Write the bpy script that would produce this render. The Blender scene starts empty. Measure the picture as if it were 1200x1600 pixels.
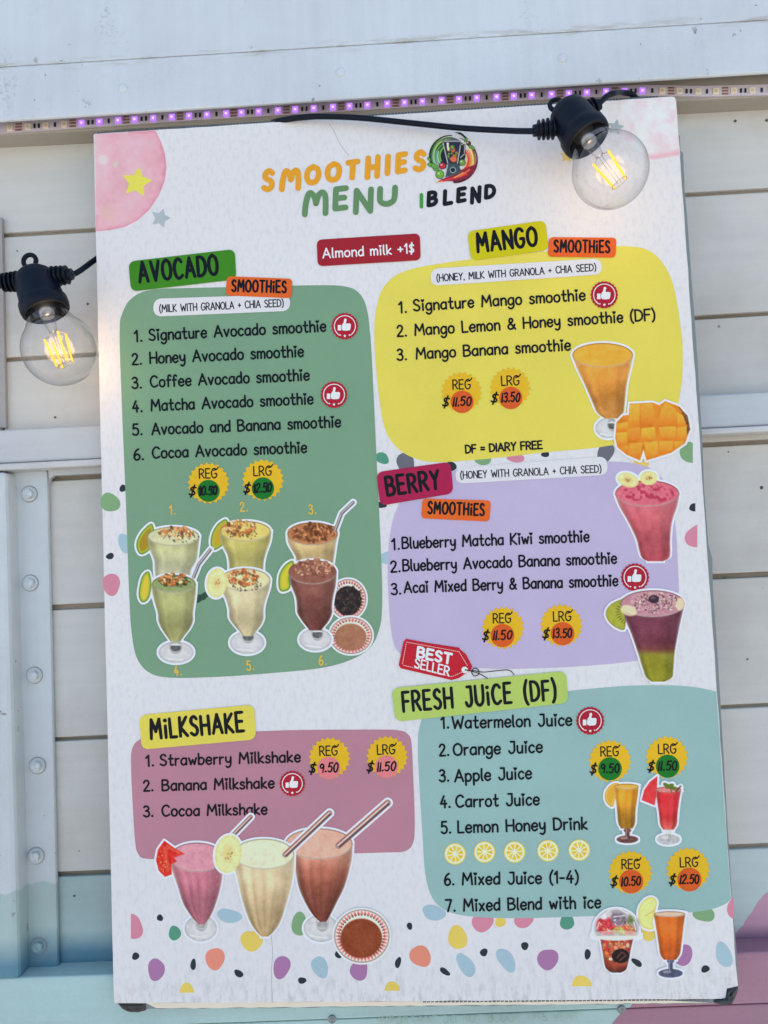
import bpy, math, random
import numpy as np
from mathutils import Vector, Matrix
random.seed(7); np.random.seed(7)
sc = bpy.context.scene
C = bpy.data.collections.new('menu_scene'); sc.collection.children.link(C)
R = math.radians
# ------------------------------------------------------------------ camera
FPX = 1250.0
CAM = np.array([0.0, -0.66, 1.62])
def _basis(pitch, yaw, roll):
    f = np.array([-math.sin(yaw)*math.cos(pitch), math.cos(yaw)*math.cos(pitch), math.sin(pitch)])
    r = np.array([math.cos(yaw), math.sin(yaw), 0.0]); u = np.cross(r, f)
    c, s = math.cos(roll), math.sin(roll)
    return c*r - s*u, s*r + c*u, f
CR, CU, CF = _basis(R(3.7), R(1.4), R(2.8))
cd = bpy.data.cameras.new('camera'); cam = bpy.data.objects.new('camera', cd); sc.collection.objects.link(cam)
M = Matrix.Identity(4)
for i in range(3):
    M[i][0] = CR[i]; M[i][1] = CU[i]; M[i][2] = -CF[i]; M[i][3] = CAM[i]
cam.matrix_world = M
cd.sensor_fit = 'VERTICAL'; cd.sensor_height = 36.0; cd.lens = 36.0*FPX/1600.0
cd.clip_start = 0.02; cd.clip_end = 500
sc.camera = cam
# ------------------------------------------------------------------ sky, sun, exposure
SUN_EL, SUN_AZ = 52.0, 15.0      # the sun stands behind the trailer: this face is in open shade
w = bpy.data.worlds.new('World'); sc.world = w; w.use_nodes = True
nt = w.node_tree; nt.nodes.clear()
wo = nt.nodes.new('ShaderNodeOutputWorld'); bg = nt.nodes.new('ShaderNodeBackground'); sk = nt.nodes.new('ShaderNodeTexSky')
sk.sky_type = 'NISHITA'; sk.sun_disc = False; sk.sun_elevation = R(SUN_EL); sk.sun_rotation = R(SUN_AZ)
sk.dust_density = 2.5; sk.air_density = 1.0; sk.ozone_density = 1.0
bg.inputs[1].default_value = 0.13
nt.links.new(sk.outputs[0], bg.inputs[0]); nt.links.new(bg.outputs[0], wo.inputs[0])
sl = bpy.data.lights.new('sun', 'SUN'); sl.energy = 3.4; sl.angle = R(0.5); sl.color = (1, .95, .87)
so = bpy.data.objects.new('sun', sl); sc.collection.objects.link(so)
sd = Vector((math.sin(R(SUN_AZ))*math.cos(R(SUN_EL)), math.cos(R(SUN_AZ))*math.cos(R(SUN_EL)), math.sin(R(SUN_EL))))
so.rotation_euler = sd.to_track_quat('Z', 'Y').to_euler(); so.location = sd*5
sc.view_settings.view_transform = 'Standard'; sc.view_settings.look = 'None'
sc.view_settings.gamma = 1.0; sc.view_settings.exposure = 1.42
# ------------------------------------------------------------------ places: photo pixel -> point on a plane of the place
def rays(px, py):
    x = np.asarray(px, float) - 600; y = 800 - np.asarray(py, float)
    return CR[None, :]*x[:, None] + CU[None, :]*y[:, None] + CF[None, :]*FPX
def at(px, py, Y):
    d = rays([px], [py])[0]; t = (Y - CAM[1])/d[1]
    return CAM + d*t
BYAW = R(1.96)
BEX = np.array([math.cos(BYAW), -math.sin(BYAW), 0]); BEY = np.array([math.sin(BYAW), math.cos(BYAW), 0]); BEZ = np.array([0, 0, 1.0])
BP = at(650, 880, 0.0)                       # a point of the board's front face
_bot = at(660, 1580, 0.0)
BO = np.array([BP[0], BP[1], _bot[2]])       # the board's base
def B(px, py):
    px = np.atleast_1d(px); py = np.atleast_1d(py)
    d = rays(px, py); t = ((BP-CAM) @ BEY)/(d @ BEY)
    p = CAM + d*t[:, None] - BO
    return p @ BEX, p @ BEZ
# ------------------------------------------------------------------ colours
KK = np.array([.74, .87, 1.07])               # how bright a white card shows in this shade
def lin(c):
    c = np.asarray(c, float)/255.0
    return np.where(c <= .04045, c/12.92, ((c+.055)/1.055)**2.4)
def alb(c):
    return np.clip(lin(c)/KK, 0.004, 0.86)
# ------------------------------------------------------------------ object helpers
ROOT = {}
def thing(name, label, cat, mat, group=None):
    o = bpy.data.objects.new(name, None); C.objects.link(o); o.empty_display_size = .05
    o.matrix_world = mat; o['label'] = label; o['category'] = cat
    if group: o['group'] = group
    ROOT[o.name] = mat.inverted(); return o
def link(name, me, mat, parent=None, label=None):
    o = bpy.data.objects.new(name, me); C.objects.link(o)
    if mat: me.materials.append(mat)
    if parent is not None: o.parent = parent
    if label: o['label'] = label
    return o
def mesh_local(name, vs, fs, smooth=False):
    me = bpy.data.meshes.new(name); me.from_pydata([tuple(v) for v in vs], [], [tuple(f) for f in fs])
    if smooth: me.polygons.foreach_set('use_smooth', [True]*len(me.polygons))
    me.update(); return me
def fix_normals(me):
    import bmesh
    bm = bmesh.new(); bm.from_mesh(me); bmesh.ops.recalc_face_normals(bm, faces=bm.faces); bm.to_mesh(me); bm.free()
def wobj(name, vs, fs, mat, root, parent=None, smooth=False, bevel=0, label=None):
    """mesh given in world coordinates, child of parent (or root)"""
    inv = ROOT[root.name]
    me = mesh_local(name, [inv @ Vector(v) for v in vs], fs, smooth); fix_normals(me)
    o = link(name, me, mat, parent or root, label)
    if bevel:
        b = o.modifiers.new('bevel', 'BEVEL'); b.width = bevel; b.segments = 2; b.limit_method = 'ANGLE'; b.angle_limit = R(40)
    return o
def prism(px, Yf, Yb):
    """outline in photo pixels standing on the plane Y=Yf, pushed back to Y=Yb"""
    pts = [at(x, y, Yf) for x, y in px]; n = len(pts)
    vs = pts + [np.array([p[0], Yb, p[2]]) for p in pts]
    fs = [list(range(n)), list(range(2*n-1, n-1, -1))] + [[i, i+n, (i+1) % n+n, (i+1) % n] for i in range(n)]
    return vs, fs
# ------------------------------------------------------------------ node materials
def nmat(name):
    m = bpy.data.materials.new(name); m.use_nodes = True; t = m.node_tree
    return m, t, t.nodes['Principled BSDF']
def N(t, kind, **kw):
    n = t.nodes.new('ShaderNode'+kind)
    for k, v in kw.items():
        if hasattr(n, k): setattr(n, k, v)
        else: n.inputs[k].default_value = v
    return n
def simple(name, c, rough=.5, metal=0, spec=.5, bump=0, bscale=300):
    m, t, p = nmat(name)
    p.inputs['Base Color'].default_value = (*c, 1); p.inputs['Roughness'].default_value = rough
    p.inputs['Metallic'].default_value = metal; p.inputs['Specular IOR Level'].default_value = spec
    if bump:
        tc = N(t, 'TexCoord'); nz = N(t, 'TexNoise', Scale=bscale, Detail=4.0); b = N(t, 'Bump', Strength=bump, Distance=.0005)
        t.links.new(tc.outputs['Object'], nz.inputs['Vector']); t.links.new(nz.outputs['Fac'], b.inputs['Height']); t.links.new(b.outputs[0], p.inputs['Normal'])
    return m
def emit(name, c, s):
    m = bpy.data.materials.new(name); m.use_nodes = True; t = m.node_tree; t.nodes.clear()
    o = N(t, 'OutputMaterial'); e = N(t, 'Emission'); e.inputs[0].default_value = (*c, 1); e.inputs[1].default_value = s
    t.links.new(e.outputs[0], o.inputs[0]); return m
def ramp(t, src, a, b, ca=(0, 0, 0, 1), cb=(1, 1, 1, 1)):
    r = N(t, 'ValToRGB'); r.color_ramp.elements[0].position = a; r.color_ramp.elements[1].position = b
    r.color_ramp.elements[0].color = ca; r.color_ramp.elements[1].color = cb
    t.links.new(src, r.inputs[0]); return r.outputs[0]
def mixc(t, fac, a, b, mode='MIX'):
    n = N(t, 'Mix', data_type='RGBA', blend_type=mode)
    for s, v in ((n.inputs[0], fac), (n.inputs[6], a), (n.inputs[7], b)):
        if isinstance(v, (tuple, list)): s.default_value = (*v[:3], 1)
        elif isinstance(v, (int, float)): s.default_value = v
        else: t.links.new(v, s)
    return n.outputs[2]
def mapping(t, src, scale=(1, 1, 1), loc=(0, 0, 0)):
    n = N(t, 'Mapping'); n.inputs['Scale'].default_value = scale; n.inputs['Location'].default_value = loc
    t.links.new(src, n.inputs['Vector']); return n.outputs[0]
def math_(t, op, a, b=0.0, c=None):
    n = N(t, 'Math', operation=op)
    for i, v in enumerate((a, b) if c is None else (a, b, c)):
        if isinstance(v, (int, float)): n.inputs[i].default_value = v
        else: t.links.new(v, n.inputs[i])
    return n.outputs[0]
def painted(name, base, dirt=(.36, .31, .24), dirt_amt=.35, grain='x', zones=(), rough=.55, chips=.66, seam=None):
    """old brush-painted metal or wood; zones = (normal_x, normal_z, distance, soft, jitter, colour): another paint beyond a line on the wall"""
    m, t, p = nmat(name); tc = N(t, 'TexCoord').outputs['Object']; geo = N(t, 'NewGeometry').outputs['Position']
    sx = (6, 40, 120) if grain == 'x' else (120, 40, 6)
    n1 = N(t, 'TexNoise', Scale=1.0, Detail=6.0, Roughness=.6); t.links.new(mapping(t, geo, sx), n1.inputs['Vector'])
    n2 = N(t, 'TexNoise', Scale=7.0, Detail=8.0, Roughness=.62); t.links.new(geo, n2.inputs['Vector'])
    n3 = N(t, 'TexNoise', Scale=95.0, Detail=3.0, Roughness=.5); t.links.new(geo, n3.inputs['Vector'])
    n4 = N(t, 'TexNoise', Scale=1400.0, Detail=2.0); t.links.new(geo, n4.inputs['Vector'])
    col = tuple(base)
    sep = N(t, 'SeparateXYZ'); t.links.new(geo, sep.inputs[0])
    for nx, nz, d, soft, jit, zc in zones:
        v = math_(t, 'ADD', math_(t, 'MULTIPLY', sep.outputs[0], nx), math_(t, 'MULTIPLY', sep.outputs[2], nz))
        v = math_(t, 'SUBTRACT', v, d)
        nj = N(t, 'TexNoise', Scale=55.0, Detail=5.0, Roughness=.6); t.links.new(geo, nj.inputs['Vector'])
        v = math_(t, 'ADD', v, math_(t, 'MULTIPLY', math_(t, 'SUBTRACT', nj.outputs[0], .5), jit))
        f = N(t, 'MapRange'); t.links.new(v, f.inputs[0]); f.inputs[1].default_value = -soft; f.inputs[2].default_value = soft
        col = mixc(t, f.outputs[0], col, tuple(zc))
    streak = ramp(t, n1.outputs[0], .3, .72, (.955, .955, .955, 1), (1.03, 1.03, 1.03, 1))
    col = mixc(t, 1.0, col, streak, 'MULTIPLY')
    col = mixc(t, 1.0, col, ramp(t, n2.outputs[0], .3, .7, (1.03, 1.03, 1.02, 1), (.93, .935, .94, 1)), 'MULTIPLY')
    blot = ramp(t, n2.outputs[0], .45, .8)
    col = mixc(t, math_(t, 'MULTIPLY', blot, dirt_amt), col, dirt)
    grime_shade = ramp(t, n4.outputs[0], .35, .75, (.94, .93, .92, 1), (1.03, 1.03, 1.03, 1))
    col = mixc(t, 1.0, col, grime_shade, 'MULTIPLY')
    chip = math_(t, 'MULTIPLY', ramp(t, n3.outputs[0], chips+.055, chips+.07), ramp(t, n2.outputs[0], .54, .6))
    col = mixc(t, math_(t, 'MULTIPLY', chip, .7), col, (.16, .13, .11))
    if seam is not None:      # grime gathered along a lap joint
        ds = math_(t, 'ABSOLUTE', math_(t, 'SUBTRACT', sep.outputs[2], seam))
        ms = N(t, 'MapRange'); t.links.new(ds, ms.inputs[0]); ms.inputs[1].default_value = .007; ms.inputs[2].default_value = .0
        n5 = N(t, 'TexNoise', Scale=1.0, Detail=6.0, Roughness=.65); t.links.new(mapping(t, geo, (26, 26, 160), (4, 0, 1)), n5.inputs['Vector'])
        col = mixc(t, math_(t, 'MULTIPLY', math_(t, 'MULTIPLY', ms.outputs[0], ramp(t, n5.outputs[0], .5, .66)), .75), col, (.40, .35, .27))
        n6 = N(t, 'TexNoise', Scale=1.0, Detail=5.0, Roughness=.7); t.links.new(mapping(t, geo, (14, 14, 9), (7, 0, 3)), n6.inputs['Vector'])
        n7 = N(t, 'TexNoise', Scale=230.0, Detail=4.0, Roughness=.7); t.links.new(geo, n7.inputs['Vector'])
        col = mixc(t, math_(t, 'MULTIPLY', math_(t, 'MULTIPLY', ramp(t, n6.outputs[0], .58, .68), ramp(t, n7.outputs[0], .52, .60)), .45), col, (.33, .32, .30))
    t.links.new(col, p.inputs['Base Color'])
    p.inputs['Roughness'].default_value = rough; p.inputs['Specular IOR Level'].default_value = .35
    h = math_(t, 'ADD', math_(t, 'MULTIPLY', n1.outputs[0], .35), math_(t, 'MULTIPLY', n4.outputs[0], .25))
    h = math_(t, 'SUBTRACT', h, math_(t, 'MULTIPLY', chip, .6))
    h = math_(t, 'ADD', h, math_(t, 'MULTIPLY', n2.outputs[0], 3.0))
    b = N(t, 'Bump', Strength=.45, Distance=.0007); t.links.new(h, b.inputs['Height']); t.links.new(b.outputs[0], p.inputs['Normal'])
    return m
def board_bump(t, p, amt=.35):
    tc = N(t, 'TexCoord').outputs['Object']
    wv = N(t, 'TexWave', wave_type='BANDS', bands_direction='X', Scale=34.0, Distortion=1.2, Detail=1.0)
    t.links.new(mapping(t, tc, (1, 1, .15)), wv.inputs['Vector'])
    n0 = N(t, 'TexNoise', Scale=5.0, Detail=2.0); t.links.new(mapping(t, tc, (1, 1, .5)), n0.inputs['Vector'])
    n1 = N(t, 'TexNoise', Scale=1.0, Detail=4.0, Roughness=.55); t.links.new(mapping(t, tc, (210, 210, 110)), n1.inputs['Vector'])
    h = math_(t, 'MULTIPLY', wv.outputs[1], ramp(t, n0.outputs[0], .42, .7, (.02, .02, .02, 1), (.28, .28, .28, 1)))
    h = math_(t, 'ADD', h, math_(t, 'MULTIPLY', n1.outputs[0], .42))
    h = math_(t, 'ADD', h, math_(t, 'MULTIPLY', n0.outputs[0], 6.0))
    b = N(t, 'Bump', Strength=amt, Distance=.0005); t.links.new(h, b.inputs['Height']); t.links.new(b.outputs[0], p.inputs['Normal'])
    return tc, n1
_inks = {}
def ink(c, rough=.42, alpha=None):
    k = (tuple(c), rough)
    if k in _inks: return _inks[k]
    m, t, p = nmat('print_ink'); a = tuple(alb(c))
    tc, n1 = board_bump(t, p)
    n2 = N(t, 'TexNoise', Scale=14.0, Detail=5.0, Roughness=.6); t.links.new(tc, n2.inputs['Vector'])
    n3 = N(t, 'TexNoise', Scale=1500.0, Detail=2.0); t.links.new(tc, n3.inputs['Vector'])
    f = ramp(t, n2.outputs[0], .3, .75, (.95, .95, .96, 1), (1.05, 1.05, 1.04, 1))
    g = ramp(t, n3.outputs[0], .3, .7, (.96, .96, .96, 1), (1.03, 1.03, 1.03, 1))
    col = mixc(t, 1.0, mixc(t, 1.0, a, f, 'MULTIPLY'), g, 'MULTIPLY')
    n4 = N(t, 'TexNoise', Scale=60.0, Detail=4.0, Roughness=.7); t.links.new(tc, n4.inputs['Vector'])
    col = mixc(t, math_(t, 'MULTIPLY', ramp(t, n4.outputs[0], .69, .75), .22), col, (.12, .12, .11))
    t.links.new(col, p.inputs['Base Color']); p.inputs['Roughness'].default_value = rough; p.inputs['Specular IOR Level'].default_value = .16
    _inks[k] = m; return m
def paper_mat():
    m, t, p = nmat('laminated_paper'); tc, n1 = board_bump(t, p, .55)
    base = tuple(alb((202, 212, 226)))
    nz = N(t, 'TexNoise', Scale=1.0, Detail=5.0, Roughness=.6); t.links.new(mapping(t, tc, (300, 300, 150), (3, 0, 9)), nz.inputs['Vector'])
    f = ramp(t, nz.outputs[0], .28, .52, (.915, .92, .93, 1), (1.03, 1.03, 1.03, 1))
    col = mixc(t, 1.0, base, f, 'MULTIPLY')
    n2 = N(t, 'TexNoise', Scale=4.0, Detail=6.0); t.links.new(tc, n2.inputs['Vector'])
    col = mixc(t, 1.0, col, ramp(t, n2.outputs[0], .3, .75, (.965, .965, .97, 1), (1.03, 1.03, 1.02, 1)), 'MULTIPLY')
    # grime creeping in along the bottom edge and the sides
    sep = N(t, 'SeparateXYZ'); t.links.new(tc, sep.inputs[0])
    low = N(t, 'MapRange'); t.links.new(sep.outputs[2], low.inputs[0]); low.inputs[1].default_value = .045; low.inputs[2].default_value = .0
    n3 = N(t, 'TexNoise', Scale=1.0, Detail=7.0, Roughness=.7); t.links.new(mapping(t, tc, (190, 190, 70)), n3.inputs['Vector'])
    gr = math_(t, 'MULTIPLY', low.outputs[0], ramp(t, n3.outputs[0], .48, .66))
    col = mixc(t, math_(t, 'MULTIPLY', gr, .5), col, (.30, .29, .27))
    n4 = N(t, 'TexNoise', Scale=70.0, Detail=4.0, Roughness=.75); t.links.new(tc, n4.inputs['Vector'])
    col = mixc(t, math_(t, 'MULTIPLY', ramp(t, n4.outputs[0], .70, .76), .3), col, (.2, .19, .18))
    t.links.new(col, p.inputs['Base Color']); p.inputs['Roughness'].default_value = .45; p.inputs['Specular IOR Level'].default_value = .22
    return m
def picture_mat():
    m, t, p = nmat('printed_photo'); board_bump(t, p)
    a = N(t, 'Attribute', attribute_name='Col'); t.links.new(a.outputs['Color'], p.inputs['Base Color'])
    p.inputs['Roughness'].default_value = .4; p.inputs['Specular IOR Level'].default_value = .16
    return m
M_PAPER = paper_mat(); M_PIC = picture_mat()
# ------------------------------------------------------------------ the trailer wall
WHITE = tuple(alb((212, 216, 220))); WARM = tuple(alb((214, 212, 206))); MINT = (.437, .567, .53); MINT2 = (.455, .627, .592)
PINK = (.60, .33, .42); PURP = (.127, .07, .127); BLUE = (.10, .25, .33)
wall = thing('trailer_wall', 'old white painted trailer wall of boards and metal rails behind the menu board', 'wall', Matrix.Translation((0, .06, .9)))
M_FASCIA = painted('fascia_paint', (.68, .72, .735), dirt_amt=.14, grain='z', rough=.42, seam=float(at(600, 67, .005)[2]))
M_PLANK = painted('plank_paint', (.66, .64, .58), dirt=(.40, .34, .26), dirt_amt=.38)
M_RAIL = painted('rail_paint', (.58, .60, .60), dirt_amt=.24, rough=.45, chips=.63)
M_IN = painted('weathered_wood', (.36, .30, .23), dirt=(.13, .10, .06), dirt_amt=.8, rough=.8)
XL, XR = -1100, 2300
def lineY(x, a, b):   # y of the line through a, b at x
    return a[1] + (b[1]-a[1])*(x-a[0])/(b[0]-a[0])
def band(top, bot, x0=XL, x1=XR):
    return [(x0, lineY(x0, *top)), (x1, lineY(x1, *top)), (x1, lineY(x1, *bot)), (x0, lineY(x0, *bot))]
YP = .045
# mural colours on the low boards (spray painted): mint, blue towards the foot at the left, pink and purple at the right
zb = at(120, 1470, YP)[2]; xs = at(700, 1400, YP)[0]
pA, pB = at(1152, 1452, YP), at(1204, 1386, YP)
dx, dz = pB[0]-pA[0], pB[2]-pA[2]; L_ = math.hypot(dx, dz); nx, nz = dz/L_, -dx/L_; dd = nx*pA[0]+nz*pA[2]
zpu = at(1170, 1462, YP)[2]
M_LOW = painted('mural_paint_low', MINT, zones=((0, -1, -zb, .009, .004, BLUE), (nx, nz, dd, .0004, .010, PINK)), dirt=(.2, .22, .22))
M_LOWR = painted('mural_paint_right', (.56, .65, .62), zones=((nx, nz, dd, .0004, .012, PINK), (0, -1, -zpu, .010, .002, PURP)), dirt=(.2, .2, .22), dirt_amt=.15)
gaps = [((80, 363), (1140, 300)), ((80, 557.5), (1140, 493)), ((80, 748), (1140, 693)), ((80, 949.5), (1140, 900)), ((80, 1156), (1140, 1104.5)), ((80, 1367), (1140, 1324)), ((80, 1570), (1140, 1530))]
gw = [3.2, 3.2, 3.6, 4.2, 3.0, 3.8, 3]
prev = ((80, 150), (1140, 90)); pw = 0
jx = [-900, 5, 7, -900, -900, -900, -900]
for i, (g, hw) in enumerate(zip(gaps, gw)):
    top = tuple((x, y+pw) for x, y in prev); bot = tuple((x, y-hw) for x, y in g)
    if i == 6:
        for xa, xb, mt in ((XL, 700, M_LOW), (700, XR, M_LOWR)):
            v, f = prism(band(top, bot, xa, xb-(1 if xb == 700 else 0)), YP, YP+.02); wobj('plank', v, f, mt, wall, bevel=.0012, label='board painted in mural colours')
    else:
        x0 = jx[i] if jx[i] > -50 else XL
        v, f = prism(band(top, bot, x0, XR), YP-(0.0006 if i % 2 else 0), YP+.02); wobj('plank', v, f, M_PLANK, wall, bevel=.0012)
        if x0 > -50:
            v, f = prism(band(top, bot, XL, x0-3), YP+.002, YP+.02); wobj('plank', v, f, M_PLANK, wall, bevel=.0012)
    prev = g; pw = hw
v, f = prism(band(((80, 120), (1140, 60)), ((80, 1640), (1140, 1600))), YP+.0045, YP+.04); wobj('inner_lining', v, f, M_IN, wall)
# metal fascia across the top, in two lapped sheets
v, f = prism(band(((0, -1700), (1200, -1750)), ((0, 104), (1200, 30))), .0050, .0078); wobj('fascia_panel', v, f, M_FASCIA, wall, bevel=.0003)
v, f = prism(band(((0, 104.3), (1200, 30.3)), ((0, 189), (1200, 113))), .0052, .0090); fas = wobj('fascia_lip', v, f, M_FASCIA, wall, bevel=.0016)
# recessed rail that carries the led strip
v, f = prism(band(((0, 180), (1200, 100)), ((0, 211), (1200, 151))), .0235, .0455); wobj('strip_rail', v, f, painted('rail_cream', (.42, .38, .31), dirt=(.3, .24, .16), dirt_amt=.5), wall, bevel=.001)
# middle rail
def hrail(top, bot, Y, lip=0, mt=M_RAIL, name='middle_rail', x0=XL, x1=XR):
    v, f = prism(band(top, bot, x0, x1), Y, YP-.001); r = wobj(name, v, f, mt, wall, bevel=.002); return r
v, f = prism(band(((0, -900), (1200, -960)), ((0, 95), (1200, 20))), .0093, .07); wobj('hidden_sun_block', v, f, M_FASCIA, wall)  # unseen slab added to stop sunlight leaking down behind the fascia
hrail(((0, 672), (1200, 612)), ((0, 724), (1200, 664)), .0265)
v, f = prism(band(((0, 724.4), (1200, 664.4)), ((0, 735), (1200, 674))), .0225, YP-.001); wobj('rail_lip', v, f, painted('lip_paint', (.66, .66, .64), dirt=(.25, .2, .13), dirt_amt=.5, chips=.58), wall, bevel=.0016)
# rivets on fascia
def disc_lathe(px, py, Y, prof, n=24, sides=None):
    c = at(px, py, Y); vs = []; fs = []
    for r, h in prof:
        for k in range(n):
            a = 2*math.pi*k/n; vs.append((c[0]+r*math.cos(a), c[1]-h, c[2]+r*math.sin(a)))
    for j in range(len(prof)-1):
        for k in range(n):
            fs.append((j*n+k, j*n+(k+1) % n, (j+1)*n+(k+1) % n, (j+1)*n+k))
    fs.append(tuple(range((len(prof)-1)*n, len(prof)*n)))
    return vs, fs
for x, y in ((192, 138), (532, 113), (879, 91), (-160, 158), (1330, 60)):
    v, f = disc_lathe(x, y, .0052, [(.0042, 0), (.0040, .0007), (.0030, .0014), (.0015, .0017)]); wobj('rivet', v, f, M_FASCIA, wall, fas, smooth=True)
M_NAIL = simple('rusty_nail', (.10, .07, .06), .7)
for x, y, s in ((137, 475, .0012), (86, 652, .0010), (27, 392, .0007), (1149, 189, .0013), (1198, 188, .0013), (1089, 586, .0008), (1138, 706, .0007), (1190, 762, .0016), (116, 1400, .0009), (1089, 172, .0008), (1168, 1030, .0007)):
    v, f = disc_lathe(x, y, YP-.0006, [(s, 0), (s*.9, .0004), (s*.5, .0006)], 10); wobj('nail_head', v, f, M_NAIL, wall, smooth=True)
# end frame strip behind the left board ends
v, f = prism([(-120, 340), (2.5, 340), (9, 668), (-120, 668)], .040, .044); wobj('end_strip', v, f, painted('strip_grey', alb((150, 156, 166)), dirt_amt=.3, grain='z'), wall)
# bolted corner post at the left
pz = at(40, 1386, .03)[2]; pz2 = at(40, 1478, .03)[2]
M_POST = painted('post_paint', (.64, .68, .68), zones=((0, -1, -pz, .0006, .016, MINT), (0, -1, -pz2, .012, .004, BLUE)), grain='z', dirt_amt=.25, rough=.4, chips=.64)
v, f = prism([(9, 737), (72, 733), (74, 745), (91, 1530), (30, 1532)], .0385, YP-.0005); flange = wobj('post_flange', v, f, M_POST, wall, bevel=.002)
v, f = prism([(-500, 760), (8.5, 737), (29.5, 1532), (-500, 1552)], .019, YP-.0005)
v = list(v); wobj('post_web', v, f, M_POST, wall, bevel=.004)
v, f = prism([(74.6, 733.5), (160, 729), (160, 739), (84, 743), (78, 748), (76, 757)], .0382, YP-.001); wobj('rail_gusset', v, f, M_RAIL, wall, bevel=.001)
M_CREVICE_SHADE = painted('grime_shade', (.34, .34, .33), dirt_amt=.6, rough=.8)  # crevice shade painted as dark, dirty rings around the washers
bolts = [(46, 772), (47.5, 911), (54, 1055), (59, 1196), (56.5, 1337), (61, 1478)]
for i, (x, y) in enumerate(bolts):
    v, f = disc_lathe(x, y, .0385, [(.0076, 0), (.0074, .00025), (.0069, .0003)], 28); wobj('crevice_shade_ring', v, f, M_CREVICE_SHADE, wall)
    v, f = disc_lathe(x, y, .0383, [(.0068, 0), (.0068, .0013), (.0062, .0019), (.0058, .0019)], 28); bo = wobj('bolt', v, f, M_POST, wall, smooth=False, bevel=.0003)
    c = at(x, y, .0364); a0 = .3+.5*i; r = .0043
    hv = [(c[0]+r*math.cos(a0+k*math.pi/3), c[1], c[2]+r*math.sin(a0+k*math.pi/3)) for k in range(6)]
    hv2 = [(c[0]+r*math.cos(a0+k*math.pi/3), c[1]-.0036, c[2]+r*math.sin(a0+k*math.pi/3)) for k in range(6)]
    wobj('hex_head', hv+hv2, [list(range(5, -1, -1)), list(range(6, 12))]+[[k, (k+1) % 6, (k+1) % 6+6, k+6] for k in range(6)], M_POST, wall, bo, bevel=.0002)
    v, f = disc_lathe(x, y, .0329, [(.0026, 0), (.0026, .0012), (.0021, .0015)], 16); wobj('shank_end', v, f, M_POST, wall, bo, smooth=True)
# bottom rail
rA, rB = at(985, 1572, .021), at(958, 1604, .021)
dx, dz = rB[0]-rA[0], rB[2]-rA[2]; L_ = math.hypot(dx, dz); nx, nz = -dz/L_, dx/L_; dd = nx*rA[0]+nz*rA[2]
M_BOT = painted('bottom_rail_paint', MINT2, zones=((nx, nz, dd, .0003, .004, (.43, .217, .28)),), dirt=(.25, .27, .26), dirt_amt=.22, rough=.4)
v, f = prism(band(((0, 1529), (1200, 1487)), ((0, 1612), (1200, 1568))), .021, .046); brail = wobj('bottom_rail', v, f, M_BOT, wall, bevel=.0016)
M_BOT2 = painted('lower_panel_paint', MINT2, zones=((nx, nz, dd, .0003, .004, (.40, .20, .262)),), dirt=(.25, .27, .26), dirt_amt=.22, rough=.4)
v, f = prism(band(((0, 1612.5), (1200, 1568.5)), ((0, 3300), (1200, 3260))), .0245, .05); lpan = wobj('lower_panel', v, f, M_BOT2, wall, bevel=.001)
for x, y in ((519, 1592), (971, 1577)):
    v, f = disc_lathe(x, y, .0208, [(.0034, 0), (.0032, .0010), (.0016, .0012), (.0009, .0004)], 16); wobj('screw', v, f, simple('screw_metal', (.25, .27, .28), .4, .6), wall, brail, smooth=True)
# ------------------------------------------------------------------ led strip light
def slab_line(pts, hw, Yf, Yb):
    up = [(x, y-hw) for x, y in pts]; dn = [(x, y+hw) for x, y in pts]
    vs = []; n = len(pts)
    for row in (up, dn):
        for x, y in row: vs.append(at(x, y, Yf))
    for row in (up, dn):
        for x, y in row:
            p = at(x, y, Yf); vs.append(np.array([p[0], Yb, p[2]]))
    fs = []
    for i in range(n-1):
        fs += [(i, i+1, n+i+1, n+i), (2*n+i, 3*n+i, 3*n+i+1, 2*n+i+1), (i, 2*n+i, 2*n+i+1, i+1), (n+i, n+i+1, 3*n+i+1, 3*n+i)]
    return vs, fs
SL = [(-260, 216), (0, 200), (127, 191.5), (300, 180), (434, 172), (574, 163.5), (745, 152.5), (947, 142.5), (1010, 141), (1100, 142.5), (1200, 140), (1500, 128)]
def sy(x): return float(np.interp(x, [p[0] for p in SL], [p[1] for p in SL]))
strip = thing('led_strip', 'led tape under the fascia, glowing pink and violet along the middle', 'light strip', Matrix.Translation(tuple(at(0, 215, .0225))))
v, f = slab_line(SL, 8.2, .0222, .0233); tape = wobj('tape', v, f, painted('tape_plastic', (.70, .62, .68), dirt_amt=.2, rough=.3), strip)
M_LEDBODY = simple('led_body', tuple(alb((214, 210, 200))), .35)
M_LEDOFF = simple('led_phosphor', tuple(alb((188, 184, 168))), .3)
M_PINK = emit('led_lit', (1.0, .42, .85), .9); M_VIO = emit('led_violet_body', (.40, .18, .78), .46)
M_COP = simple('copper_pad', (.36, .17, .11), .45, .3); M_RES = simple('resistor_black', (.02, .02, .022), .4)
def stripbox(x, dy, w, h, Yf, Yb, rot=0):
    cx, cy = x, sy(x)+dy; s = (sy(x+10)-sy(x-10))/20
    return prism([(cx-w, cy-h-s*w), (cx+w, cy-h+s*w), (cx+w, cy+h+s*w), (cx-w, cy+h-s*w)], Yf, Yb)
lx = [15, 43, 71, 100, 127, 155, 184, 210, 239, 268, 295, 323, 353, 377, 404, 434, 461, 490, 520, 546, 574, 605, 632, 660, 690, 717, 745, 776, 803, 831, 862, 889, 917, 947, 976, 1004, 1035, 1062, 1091, 1119, 1147, 1176, 1205]
M_DIM = emit('led_dim', (.8, .35, .85), .9)
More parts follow.
